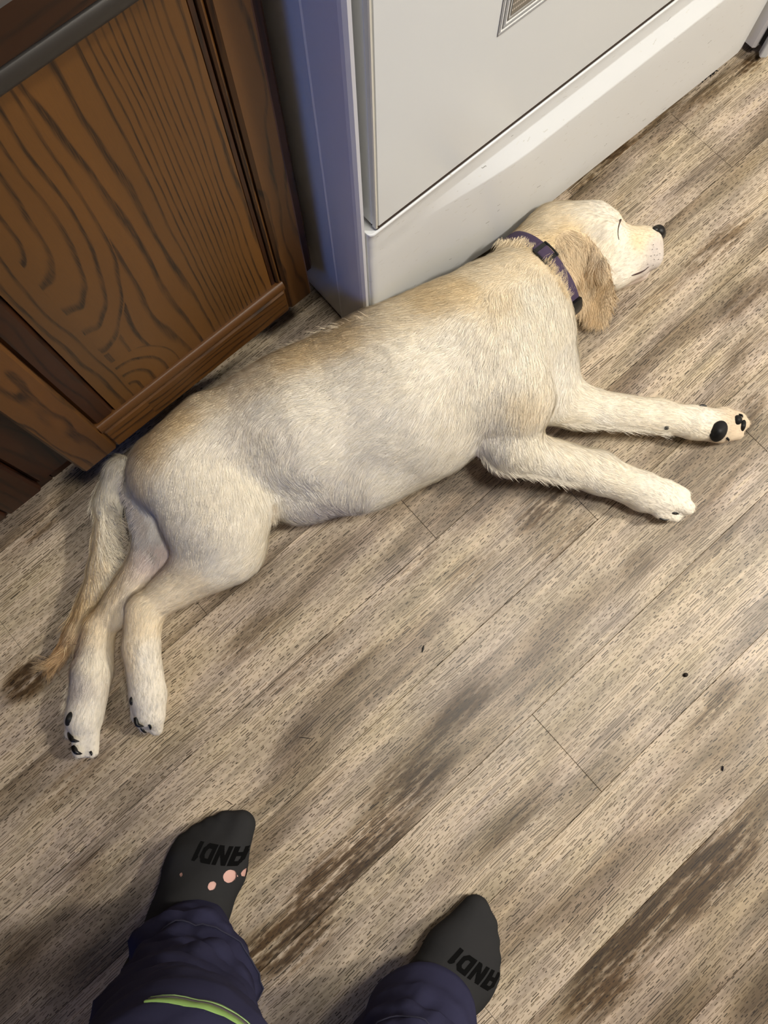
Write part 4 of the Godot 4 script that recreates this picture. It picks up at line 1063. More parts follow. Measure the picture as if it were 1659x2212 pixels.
func build_dog() -> void:
	var d := thing("dog", "cream-coloured puppy lying asleep on its side along the stove and cabinet", "dog", Vector3.ZERO)
	dog_field = sdf(DOG_BONES, Vector3(-0.3633, -0.0100, -0.4676), Vector3(0.6953, 0.2050, 0.1134), 0.004, 0.001)
	var s := nets(dog_field)
	var cols := PackedColorArray()
	for i in s.v.size():
		var c: Color = coat_at(s.v[i], s.n[i])[2]
		cols.append(Color(c.r * 0.93, c.g * 0.91, c.b * 0.88))
	var hide := mat(Color.WHITE, 0.85, 0.0, 0.2)
	hide.vertex_color_use_as_albedo = true
	put("body", mesh_of(s, cols), hide, d)
	var hair := mat(Color.WHITE, 0.62, 0.0, 0.3)
	hair.vertex_color_use_as_albedo = true
	var locks := [lock(1, 9, 0.17, 0.03, 0.014, 0.06), lock(2, 9, 0.20, 0.05, 0.016, 0.08), lock(3, 8, 0.19, 0.04, 0.013, 0.11)]
	var lists := scatter(s, 115000, 5, 3, -0.35)
	for k in 3: fur("fur_coat", d, locks[k], lists[k], hair)
	# long feathers: [root, end] lines along which long hair hangs, with length and how it leaves the skin
	var fe := [{"t": [], "c": []}]
	rng.seed = 77
	for q in [[Vector3(0.2454, 0.1336, -0.3622), Vector3(0.2650, 0.1548, -0.3363), Vector3(-0.4778, 0.0000, -0.8785), Vector3(-0.4304, 0.0000, -0.9027), 0.0170, Color(0.8388, 0.6867, 0.4793), 6], [Vector3(0.1265, 0.0010, -0.4579), Vector3(0.2373, 0.1409, -0.3564), Vector3(-0.8207, 0.0000, -0.5714), Vector3(-0.8211, 0.0000, -0.5708), 0.0160, Color(0.8714, 0.7454, 0.5520), 120], [Vector3(-0.1294, 0.0502, -0.3962), Vector3(-0.1854, 0.0339, -0.3383), Vector3(0.2191, 0.0000, 0.9757), Vector3(0.0448, 0.0000, 0.9990), 0.0340, Color(0.8070, 0.7157, 0.5520), 170], [Vector3(-0.1196, 0.0556, -0.4100), Vector3(-0.1676, 0.0410, -0.3606), Vector3(-0.2062, 0.0000, 0.9785), Vector3(-0.1996, 0.0000, 0.9799), 0.0300, Color(0.8388, 0.7605, 0.6172), 90], [Vector3(-0.1866, 0.0344, -0.3393), Vector3(-0.2694, 0.0239, -0.3051), Vector3(0.0284, 0.0000, 0.9996), Vector3(-0.6706, 0.0000, 0.7418), 0.0260, Color(0.7305, 0.5647, 0.3419), 110], [Vector3(-0.2694, 0.0239, -0.3051), Vector3(-0.3033, 0.0143, -0.2972), Vector3(-0.7421, 0.0000, 0.6703), Vector3(-0.9833, 0.0000, 0.1821), 0.0200, Color(0.6584, 0.4452, 0.2384), 50], [Vector3(-0.3040, 0.0161, -0.3008), Vector3(-0.3157, 0.0000, -0.3086), Vector3(-0.7165, 0.0000, -0.6976), Vector3(-0.7811, 0.0000, -0.6244), 0.0260, Color(0.6584, 0.4793, 0.2789), 16], [Vector3(-0.3113, 0.0000, -0.3046), Vector3(-0.3169, 0.0000, -0.3019), Vector3(-0.6671, 0.0000, 0.7449), Vector3(-0.7392, 0.0000, 0.6735), 0.0160, Color(0.6038, 0.3813, 0.1878), 14], [Vector3(-0.0813, 0.0716, -0.4108), Vector3(-0.1126, 0.0669, -0.3062), Vector3(-0.9641, 0.0000, 0.2655), Vector3(-0.9424, 0.0000, 0.3344), 0.0200, Color(0.7454, 0.6724, 0.6038), 160], [Vector3(0.2755, 0.0883, -0.1001), Vector3(0.3377, 0.0581, -0.0320), Vector3(0.2123, 0.0000, 0.9772), Vector3(0.3489, 0.0000, 0.9372), 0.0150, Color(0.8879, 0.8228, 0.7011), 110], [Vector3(0.2692, 0.0861, -0.1303), Vector3(0.2722, 0.0851, -0.1042), Vector3(-0.3382, 0.0000, 0.9411), Vector3(0.0245, 0.0000, 0.9997), 0.0130, Color(0.8879, 0.8228, 0.7011), 60], [Vector3(0.0350, 0.0996, -0.2550), Vector3(0.0209, 0.0824, -0.2419), Vector3(-0.5602, 0.0000, 0.8283), Vector3(-0.4788, 0.0000, 0.8779), 0.0130, Color(0.7758, 0.6867, 0.5520), 50], [Vector3(0.4854, 0.0874, -0.3304), Vector3(0.4964, 0.1143, -0.3007), Vector3(-0.9033, 0.0000, 0.4290), Vector3(-0.8680, 0.0000, 0.4966), 0.0170, Color(0.8714, 0.7305, 0.5149), 110], [Vector3(0.4964, 0.1143, -0.3007), Vector3(0.5013, 0.1205, -0.2751), Vector3(-0.8680, 0.0000, 0.4966), Vector3(-0.8213, 0.0000, 0.5706), 0.0090, Color(0.8714, 0.7305, 0.5149), 40], [Vector3(0.4992, 0.1222, -0.2631), Vector3(0.4863, 0.1154, -0.2095), Vector3(-0.9852, 0.0000, 0.1714), Vector3(-0.9866, 0.0000, 0.1631), 0.0130, Color(0.8388, 0.6724, 0.4342), 60], [Vector3(-0.2492, 0.0000, -0.2344), Vector3(-0.2635, 0.0000, -0.2011), Vector3(-0.9453, 0.0000, 0.3263), Vector3(-0.8876, 0.0000, 0.4607), 0.0080, Color(0.7605, 0.6724, 0.5271), 50], [Vector3(-0.2955, 0.0379, -0.2600), Vector3(-0.3198, 0.0364, -0.2374), Vector3(-0.9419, 0.0000, 0.3358), Vector3(-0.8806, 0.0000, 0.4739), 0.0090, Color(0.7157, 0.6308, 0.4910), 60], [Vector3(0.3805, 0.0582, -0.1009), Vector3(0.4837, 0.0379, -0.0016), Vector3(0.5401, 0.0000, 0.8416), Vector3(0.5387, 0.0000, 0.8425), 0.0120, Color(0.8879, 0.8228, 0.7011), 140]]:
		for i in int(q[6]):
			var u := rng.randf()
			var p: Vector3 = q[0].lerp(q[1], u) + Vector3(rng.randf_range(-0.004, 0.004), 0, rng.randf_range(-0.004, 0.004))
			p.y = maxf(p.y, 0.004)
			var dir: Vector3 = (q[2] as Vector3).lerp(q[3], u)
			dir = (dir.normalized() + Vector3(rng.randf_range(-0.2, 0.2), rng.randf_range(-0.05, 0.08), rng.randf_range(-0.2, 0.2))).normalized()
			var x := Vector3.UP.cross(dir).normalized()
			var l: float = q[4] * rng.randf_range(0.6, 1.25)
			fe[0].t.append(Transform3D(Basis(x * l, dir.cross(x) * l, dir * l), p))
			var k := rng.randf_range(0.82, 1.1)
			fe[0].c.append(Color(q[5].r * k, q[5].g * k, q[5].b * k))
	fur("long_hair", d, lock(21, 6, 0.16, 0.12, 0.009, 0.10), fe[0], hair)
	# ear: a soft flap lying over the side of the head
	var ear := ear_flap()
	var ecol := PackedColorArray()
	for i in ear.v.size(): ecol.append(ear_colour(ear.v[i]))
	var en := put("ear", mesh_of(ear, ecol), hide, d)
	rng.seed = 4
	var el := scatter_ear(ear)
	var elk := [lock(11, 9, 0.11, 0.08, 0.012, 0.05), lock(12, 8, 0.12, 0.11, 0.011, 0.07)]
	for k in 2: fur("ear_fur", en, elk[k], el[k], hair)
	# nose
	var nose_m := mat(Color(0.018, 0.018, 0.022), 0.42, 0.0, 0.5)
	var nf := sdf([[0.6663, 0.0540, -0.2171, 0.0057, 0.6758, 0.0540, -0.2105, 0.0082, 0.0040, 0.9000], [0.6758, 0.0540, -0.2105, 0.0082, 0.6794, 0.0460, -0.2076, 0.0077, 0.0040, 1.0000], [0.6683, 0.0620, -0.2131, 0.0050, 0.6800, 0.0500, -0.2074, 0.0051, 0.0040, 1.0000]], Vector3(0.6546, 0.0323, -0.2288), Vector3(0.6930, 0.0730, -0.1939), 0.0016)
	var nose := put("nose", mesh_of(nets(nf)), nose_m, d)
	put("nostril", tube([Vector3(0.6660, 0.0580, -0.2073), Vector3(0.6655, 0.0600, -0.2042), Vector3(0.6692, 0.0580, -0.2017), Vector3(0.6739, 0.0540, -0.2008)], [0.0008, 0.0019, 0.0016, 0.0006], 8), mat(Color(0.004, 0.004, 0.005), 0.9), nose)
	var lid := mat(Color(0.27, 0.19, 0.14), 0.8)
	put("eyelid", tube(curve([Vector3(0.6321, 0.0815, -0.2501), Vector3(0.6228, 0.0901, -0.2462), Vector3(0.6131, 0.0981, -0.2415), Vector3(0.6063, 0.0989, -0.2368), Vector3(0.6028, 0.0961, -0.2322), Vector3(0.6014, 0.0924, -0.2276)], 14), [0.0005, 0.0012, 0.0011, 0.0011, 0.0010, 0.0009, 0.0008, 0.0008, 0.0007, 0.0006, 0.0006, 0.0005, 0.0004, 0.0003], 8), lid, d)
	put("mouth", tube(curve([Vector3(0.5981, 0.0589, -0.1871), Vector3(0.6063, 0.0556, -0.1851), Vector3(0.6147, 0.0529, -0.1834), Vector3(0.6220, 0.0518, -0.1823), Vector3(0.6281, 0.0535, -0.1820)], 12), [0.0003, 0.0006, 0.0009, 0.0011, 0.0012, 0.0012, 0.0011, 0.001, 0.0009, 0.0007, 0.0005, 0.0003], 8), mat(Color(0.22, 0.12, 0.11), 0.5), d)
	var dots := newst()
	for q in [Vector3(0.6459, 0.0690, -0.1977), Vector3(0.6412, 0.0674, -0.1940), Vector3(0.6409, 0.0622, -0.1871), Vector3(0.6443, 0.0607, -0.1853), Vector3(0.6379, 0.0591, -0.1836), Vector3(0.6493, 0.0597, -0.1845), Vector3(0.6443, 0.0558, -0.1805), Vector3(0.6346, 0.0646, -0.1889), Vector3(0.6260, 0.0595, -0.1843), Vector3(0.6348, 0.0528, -0.1796), Vector3(0.6481, 0.0646, -0.1909)]:
		var sp := SphereMesh.new()
		sp.radius = 0.00055
		sp.height = 0.0011
		sp.radial_segments = 8
		sp.rings = 4
		dots.append_from(sp, 0, Transform3D(Basis(), q))
	put("whisker_spots", dots.commit(), mat(Color(0.22, 0.19, 0.18), 0.8), d)
	# claws: [root, bend, tip, radius]
	for c in [[Vector3(0.4142, 0.0314, 0.0775), Vector3(0.4181, 0.0306, 0.0823), Vector3(0.4218, 0.0268, 0.0859), 0.0017], [Vector3(0.3980, 0.0295, 0.0727), Vector3(0.4019, 0.0283, 0.0790), Vector3(0.4073, 0.0279, 0.0823), 0.0013], [Vector3(0.5412, 0.0406, 0.0016), Vector3(0.5468, 0.0399, 0.0043), Vector3(0.5487, 0.0398, 0.0083), 0.0018], [Vector3(0.5751, 0.0336, 0.0440), Vector3(0.5765, 0.0354, 0.0473), Vector3(0.5747, 0.0355, 0.0503), 0.0014], [Vector3(0.5381, 0.0363, 0.0545), Vector3(0.5392, 0.0342, 0.0588), Vector3(0.5398, 0.0296, 0.0605), 0.0015], [Vector3(-0.2574, 0.0392, -0.1750), Vector3(-0.2608, 0.0406, -0.1668), Vector3(-0.2558, 0.0410, -0.1601), 0.0030], [Vector3(-0.2499, 0.0397, -0.1581), Vector3(-0.2515, 0.0382, -0.1544), Vector3(-0.2552, 0.0312, -0.1532), 0.0016], [Vector3(-0.2620, 0.0302, -0.1631), Vector3(-0.2631, 0.0281, -0.1575), Vector3(-0.2618, 0.0249, -0.1549), 0.0018], [Vector3(-0.3325, 0.0266, -0.2160), Vector3(-0.3313, 0.0384, -0.2051), Vector3(-0.3260, 0.0372, -0.1986), 0.0036], [Vector3(-0.3376, 0.0306, -0.1996), Vector3(-0.3374, 0.0343, -0.1912), Vector3(-0.3345, 0.0303, -0.1861), 0.0034], [Vector3(-0.3263, 0.0274, -0.1821), Vector3(-0.3271, 0.0281, -0.1783), Vector3(-0.3288, 0.0272, -0.1776), 0.0016]]:
		put("claw", tube(curve([c[0], c[1], c[2]], 7), [c[3], c[3] * 1.05, c[3], c[3] * 0.88, c[3] * 0.7, c[3] * 0.45, c[3] * 0.12], 10), mat(Color(0.02, 0.018, 0.022), 0.35), d)
	# pads: [centre, normal, long axis, half length, half width, height]
	for c in [[Vector3(0.5334, 0.0425, 0.0417), Vector3(-0.3587, 0.8674, 0.3449), Vector3(-0.0097, -0.0167, 0.0036), 0.0145, 0.0108, 0.0040], [Vector3(0.5671, 0.0366, 0.0478), Vector3(0.3711, 0.9268, 0.0572), Vector3(0.0105, -0.0036, -0.0018), 0.0085, 0.0060, 0.0030], [Vector3(0.5679, 0.0334, 0.0580), Vector3(-0.0919, 0.8237, 0.5595), Vector3(0.0039, 0.0014, -0.0044), 0.0080, 0.0040, 0.0030], [Vector3(0.4850, 0.0446, -0.0066), Vector3(-0.4570, 0.6367, 0.6211), Vector3(0.0050, -0.0038, 0.0070), 0.0040, 0.0030, 0.0020], [Vector3(-0.3177, 0.0433, -0.2265), Vector3(-0.3714, 0.8848, -0.2815), Vector3(-0.0100, -0.0063, 0.0074), 0.0090, 0.0045, 0.0040], [Vector3(-0.2469, 0.0483, -0.1921), Vector3(-0.7136, 0.6818, -0.1609), Vector3(-0.0058, -0.0066, 0.0059), 0.0060, 0.0030, 0.0030]]:
		var pst := newst()
		pst.append_from(pad(c[0], c[1], c[2], c[3], c[4], c[5]), 0, Transform3D())
		put("paw_pad", pst.commit(), mat(Color(0.055, 0.055, 0.058), 0.65), d)

func pad(at: Vector3, n: Vector3, along: Vector3, a: float, b: float, h: float) -> ArrayMesh:
	var sp := SphereMesh.new()
	sp.radius = 1.0
	sp.height = 2.0
	sp.radial_segments = 24
	sp.rings = 12
	var z := (along - n * along.dot(n)).normalized()
	var x := n.cross(z).normalized()
	var st := newst()
	st.append_from(sp, 0, Transform3D(Basis(x * b, n * h, z * a), at))
	return st.commit()

func ear_flap() -> Dictionary:
	# outline from the front of the root round the tip to the back; y is a first guess of the height
	var out := [Vector3(0.5674, 0.1000, -0.2605), Vector3(0.5651, 0.1020, -0.2411), Vector3(0.5596, 0.1040, -0.2195), Vector3(0.5596, 0.0900, -0.2023), Vector3(0.5584, 0.0700, -0.1898), Vector3(0.5530, 0.0500, -0.1819), Vector3(0.5459, 0.0340, -0.1757), Vector3(0.5390, 0.0240, -0.1739), Vector3(0.5287, 0.0300, -0.1854), Vector3(0.5197, 0.0400, -0.2004), Vector3(0.5104, 0.0560, -0.2157), Vector3(0.5033, 0.0780, -0.2294), Vector3(0.5023, 0.0960, -0.2434), Vector3(0.5072, 0.1080, -0.2596), Vector3(0.5279, 0.1000, -0.2760), Vector3(0.5458, 0.1000, -0.2798), Vector3(0.5594, 0.1000, -0.2730)]
	var c := Vector3.ZERO
	for q in out: c += q / out.size()
	var loop := curve(out + [out[0]], 65)
	loop.pop_back()
	var n := loop.size()
	var rings := 10
	var vs := PackedVector3Array()
	var ts := PackedInt32Array()
	var tips := out[7] as Vector3
	for side in [1.0, -1.0]:
		var first := vs.size()
		for j in rings + 1:
			var t := j / float(rings)
			for i in n:
				var q: Vector3 = c.lerp(loop[i], t)
				var guess := lerpf(c.y, loop[i].y, t)
				var y := maxf(top_y(dog_field, q.x, q.z), guess)
				var thick := 0.0042 * sqrt(maxf(0.0, 1.0 - t * t * t))
				thick += 0.0016 * sin(i * 0.55 + 2.0) * t * (1.0 - t) * 2.0
				vs.append(Vector3(q.x, y + 0.0015 + thick * side, q.z))
		for j in rings:
			for i in n:
				var a := first + j * n + i
				var b := first + j * n + (i + 1) % n
				if side > 0: ts.append_array([a, b, a + n, b, b + n, a + n])
				else: ts.append_array([a, a + n, b, b, a + n, b + n])
	# smooth the heights a little so that the flap does not copy every bump of the head
	var ns := PackedVector3Array()
	ns.resize(vs.size())
	for i in range(0, ts.size(), 3):
		var nm := (vs[ts[i + 2]] - vs[ts[i]]).cross(vs[ts[i + 1]] - vs[ts[i]])
		for k in 3: ns[ts[i + k]] += nm
	for i in ns.size(): ns[i] = ns[i].normalized()
	if ns[n * 3].y < 0:
		for i in ns.size(): ns[i] = -ns[i]
		for i in range(0, ts.size(), 3):
			var k := ts[i]
			ts[i] = ts[i + 1]
			ts[i + 1] = k
	return {"v": vs, "n": ns, "t": ts}

func ear_colour(p: Vector3) -> Color:
	return Color(0.74, 0.54, 0.32).lerp(Color(0.80, 0.64, 0.43), smoothstep(0.080, 0.120, p.y))

func scatter_ear(s: Dictionary) -> Array:
	rng.seed = 31
	var out := [{"t": [], "c": []}, {"t": [], "c": []}]
	var wig := noise(61, 30.0, 2)
	var flow := Vector3(-0.0276, -0.0550, 0.0772).normalized()
	var acc := 0.0
	for i in range(0, s.t.size(), 3):
		var a: Vector3 = s.v[s.t[i]]
		var b: Vector3 = s.v[s.t[i + 1]]
		var c: Vector3 = s.v[s.t[i + 2]]
		var nm: Vector3 = s.n[s.t[i]]
		if nm.y < 0.0: continue
		acc += (b - a).cross(c - a).length() * 0.5 * 220000.0
		while acc > 1.0:
			acc -= 1.0
			var u := rng.randf()
			var w := rng.randf() * (1.0 - u)
			var p := a + (b - a) * u + (c - a) * w
			var fl := flow - nm * flow.dot(nm)
			fl = (fl.normalized() + nm.cross(fl.normalized()) * (wig.get_noise_3d(p.x, p.y, p.z) * 1.0 + rng.randf_range(-0.12, 0.12))).normalized()
			var x := nm.cross(fl).normalized()
			var ln := rng.randf_range(0.018, 0.032)
			var k := rng.randf_range(0.78, 1.14)
			var pale := clampf(wig.get_noise_3d(p.x * 2.0 + 5.0, p.y, p.z * 2.0) * 0.8 + 0.3, 0.0, 0.6)
			var col := ear_colour(p).lerp(Color(0.76, 0.62, 0.44), pale)
			var kind := rng.randi_range(0, 1)
			out[kind].t.append(Transform3D(Basis(x * ln, nm * ln, fl * ln), p))
			out[kind].c.append(Color(col.r * k, col.g * k, col.b * k))
	return out

func build_collar() -> void:
	var c := thing("dog_collar", "purple nylon collar with black plastic buckle round the sleeping puppy's neck", "collar", Vector3.ZERO)
	var o := Vector3(0.5004, 0.0600, -0.2598)
	var ax := Vector3(0.0376, 0.0000, 0.0014).normalized()
	var u := Vector3(-0.0174, 0.0622, -0.0075)
	u = (u - ax * u.dot(ax)).normalized()
	var w := ax.cross(u).normalized()
	var nylon := mat(Color(0.285, 0.24, 0.325), 0.75, 0.0, 0.3)
	var black := mat(Color(0.022, 0.022, 0.025), 0.4)
	var ring := []
	for i in 72:
		var a := TAU * i / 72.0
		var dir := u * cos(a) + w * sin(a)
		var r := 0.02
		while r < 0.12 and sample(dog_field, o + dir * r) < 0.001: r += 0.0012
		ring.append(r)
	for k in 3:
		var sm := ring.duplicate()
		for i in 72: sm[i] = (ring[(i + 71) % 72] + ring[i] * 2.0 + ring[(i + 1) % 72]) * 0.25
		ring = sm
	var band := func(a0: float, a1: float, hw: float, lift: float, th: float) -> ArrayMesh:
		var rings := []
		var n := maxi(4, int((a1 - a0) / TAU * 72))
		for i in n + 1:
			var a := lerpf(a0, a1, i / float(n))
			var fi := fposmod(a / TAU * 72.0, 72.0)
			var r := lerpf(ring[int(fi) % 72], ring[(int(fi) + 1) % 72], fi - floorf(fi)) + lift - 0.001
			var dir := u * cos(a) + w * sin(a)
			var q := []
			for e in [[-1.0, 0.0], [-1.0, th], [-0.6, th * 1.15], [0.6, th * 1.15], [1.0, th], [1.0, 0.0]]:
				var p: Vector3 = o + dir * (r + e[1]) + ax * hw * e[0]
				p.y = maxf(p.y, 0.0012)
				q.append(p)
			rings.append(q)
		return skin(rings, true, a1 - a0 < 6.0)
	put("strap", band.call(0.0, TAU, 0.0095, 0.0008, 0.0022), nylon, c)
	put("keeper_strap", band.call(-0.15 - 0.15, -0.15 + 0.62, 0.0084, 0.0031, 0.002), nylon, c)
	var b := Node3D.new()
	b.name = "buckle"
	c.add_child(b)
	put("buckle_bar", band.call(-0.15 - 0.10, -0.15 - 0.01, 0.0108, 0.0028, 0.0026), black, b)
	put("buckle_bar", band.call(-0.15 + 0.22, -0.15 + 0.31, 0.0108, 0.0028, 0.0026), black, b)
	for sd in [-1.0, 1.0]:
		var pts := []
		for i in 5:
			var a := lerpf(-0.15 - 0.09, -0.15 + 0.30, i / 4.0)
			var fi := fposmod(a / TAU * 72.0, 72.0)
			pts.append(o + (u * cos(a) + w * sin(a)) * (ring[int(fi) % 72] + 0.0040) + ax * 0.0100 * sd)
		put("buckle_side", tube(pts, [0.0013, 0.0014, 0.0014, 0.0014, 0.0013], 8), black, b)
	put("clasp", band.call(1.2, 1.2 + 0.4, 0.0098, 0.0035, 0.0045), black, c)

# ---------------------------------------------------------------- the person
func build_person() -> void:
	var p := thing("person", "standing person in navy track trousers and black socks with pale skin showing through the holes", "person", Vector3.ZERO)
	var letters := {
		"A": [[[0, 0], [0, 0.66], [0.28, 1], [1, 1], [1, 0], [0.66, 0], [0.66, 0.30], [0.34, 0.30], [0.34, 0]], [[0.34, 0.52], [0.66, 0.52], [0.66, 0.76], [0.42, 0.76], [0.34, 0.66]]],
		"N": [[[0, 0], [0, 1], [0.32, 1], [0.68, 0.48], [0.68, 1], [1, 1], [1, 0], [0.68, 0], [0.32, 0.52], [0.32, 0]], []],
		"D": [[[0, 0], [0, 1], [0.74, 1], [1, 0.74], [1, 0.26], [0.74, 0]], [[0.34, 0.27], [0.34, 0.73], [0.60, 0.73], [0.68, 0.64], [0.68, 0.36], [0.60, 0.27]]],
		"1": [[[0.1, 0], [0.1, 0.72], [0.0, 0.72], [0.0, 0.82], [0.2, 1], [0.5, 1], [0.5, 0]], []],
	}
	# heel, toe direction (left foot, right foot), text origin, reading direction, holes
	var feet := [
		{"heel": Vector3(-0.4470, 0.0000, 0.0980), "dir": Vector3(0.8620, 0.0000, -0.5070), "side": 1.0, "text": [Vector3(-0.2480, 0.0450, 0.0295), Vector3(-0.2891, 0.0450, -0.0174)], "holes": [[Vector3(-0.2802, 0.0600, 0.0384), 0.0070], [Vector3(-0.2987, 0.0680, 0.0325), 0.0044], [Vector3(-0.2689, 0.0520, 0.0488), 0.0047], [Vector3(-0.3204, 0.0500, 0.0002), 0.0020]]},
		{"heel": Vector3(-0.3150, 0.0000, 0.3080), "dir": Vector3(0.9800, 0.0000, -0.1200), "side": -1.0, "text": [Vector3(-0.1200, 0.0450, 0.3273), Vector3(-0.1332, 0.0450, 0.2606)], "holes": []},
	]
	for ft in feet:
		var d: Vector3 = ft.dir.normalized()
		var m: Vector3 = Vector3(-d.z, 0, d.x) * ft.side   # towards the big toe
		var h: Vector3 = ft.heel
		var at := func(a: float, b: float, y: float) -> Vector3: return h + d * a + m * b + Vector3(0, y, 0)
		var raw := [
			[[0.030, 0.0, 0.032], 0.030, [0.075, -0.004, 0.036], 0.032, 0.02, 1.0],
			[[0.050, 0.0, 0.075], 0.036, [0.045, 0.0, 0.14], 0.036, 0.03, 1.0],
			[[0.050, 0.0, 0.070], 0.035, [0.120, 0.004, 0.042], 0.034, 0.03, 0.95],
			[[0.110, 0.004, 0.040], 0.036, [0.170, 0.012, 0.028], 0.034, 0.03, 0.85],
			[[0.110, -0.016, 0.026], 0.026, [0.165, -0.022, 0.022], 0.026, 0.02, 0.85],
			[[0.170, 0.018, 0.024], 0.028, [0.222, 0.022, 0.017], 0.0175, 0.012, 0.95],
			[[0.170, -0.008, 0.020], 0.026, [0.218, 0.002, 0.015], 0.014, 0.01, 0.95],
			[[0.165, -0.020, 0.018], 0.022, [0.207, -0.013, 0.013], 0.0125, 0.008, 0.95],
			[[0.160, -0.028, 0.016], 0.018, [0.194, -0.026, 0.0125], 0.012, 0.008, 0.95],
			[[0.150, -0.034, 0.015], 0.016, [0.180, -0.036, 0.012], 0.0115, 0.008, 0.95]]
		var bones := []
		for r in raw:
			var a: Vector3 = at.call(r[0][0], r[0][1], r[0][2])
			var b: Vector3 = at.call(r[2][0], r[2][1], r[2][2])
			bones.append([a.x, a.y, a.z, r[1], b.x, b.y, b.z, r[3], r[4], r[5]])
		var lo: Vector3 = h
		var hi: Vector3 = h
		for b in bones:
			for k in [0, 4]:
				lo = lo.min(Vector3(b[k], 0, b[k + 2]))
				hi = hi.max(Vector3(b[k], 0, b[k + 2]))
		lo = Vector3(lo.x - 0.05, -0.008, lo.z - 0.05)
		hi = Vector3(hi.x + 0.05, 0.15, hi.z + 0.05)
		var f := sdf(bones, lo, hi, 0.003, 0.0015)
		var s := nets(f)
		# skin a little inside, shown through the worn holes
		var sk := {"v": s.v.duplicate(), "n": s.n, "t": s.t}
		for i in sk.v.size(): sk.v[i] = sk.v[i] - s.n[i] * 0.0012
		for hole in ft.holes:
			var keep := PackedInt32Array()
			for i in s.v.size():
				var q: Vector3 = s.v[i]
				var o := Vector3(q.x - hole[0].x, 0, q.z - hole[0].z)
				if absf(o.length() - hole[1]) < 0.0022 and o.length() > 0.0005:
					o = o.normalized() * hole[1]
					s.v[i] = Vector3(hole[0].x + o.x, q.y, hole[0].z + o.z)
			for i in range(0, s.t.size(), 3):
				var q: Vector3 = (s.v[s.t[i]] + s.v[s.t[i + 1]] + s.v[s.t[i + 2]]) / 3.0
				if Vector2(q.x - hole[0].x, q.z - hole[0].z).length() > hole[1] * 0.97 or s.n[s.t[i]].y < 0.0: keep.append_array([s.t[i], s.t[i + 1], s.t[i + 2]])
			s.t = keep
		if ft.holes.size() > 0: put("foot", mesh_of(sk), M.skin, p)
		var sock := put("sock", mesh_of(s), M.sock, p)
		tag(sock, "black sock with worn round holes" if ft.side > 0 else "black sock without holes, on the foot at the bottom centre")
		# toe seam
		# lettering across the toes, upside down in the picture
		var t0: Vector3 = ft.text[0]
		var t1: Vector3 = ft.text[1]
		var run := t1 - t0
		var word := newst()
		var wide := run.length()
		var rd := run.normalized()
		var upd := Vector3(rd.z, 0, -rd.x)
		var x0 := 0.0
		for ch in ["A", "N", "D", "1"]:
			var cw := wide * (0.26 if ch != "1" else 0.20)
			var poly: Array = letters[ch][0]
			var hole: Array = letters[ch][1]
			var pa := PackedVector2Array()
			for q in poly: pa.append(Vector2(q[0], q[1]))
			var pb := PackedVector2Array()
			for q in hole: pb.append(Vector2(q[0], q[1]))
			var step := 0.0008
			var nu := int(cw / step)
			var nv := int(0.0195 / step)
			for iv in nv:
				for iu in nu:
					var c := Vector2((iu + 0.5) / nu * 1.08, (iv + 0.5) / nv)
					if not Geometry2D.is_point_in_polygon(c, pa) or (pb.size() > 0 and Geometry2D.is_point_in_polygon(c, pb)): continue
					var q := []
					var low := false
					for e in [[0, 0], [1, 0], [1, 1], [0, 1]]:
						var fu: float = x0 + cw * (iu + e[0]) / nu
						var fv: float = 0.0195 * (iv + e[1]) / nv
						var pt: Vector3 = t0 + rd * (fu + fv * 0.22) + upd * fv
						pt.y = top_y(f, pt.x, pt.z) + 0.0006
						low = low or pt.y < 0.016
						q.append(pt)
					if not low: quad(word, q, Vector3.UP)
			x0 += cw * 1.06
		put("lettering", word.commit(), M.print, sock)
	trousers(p)

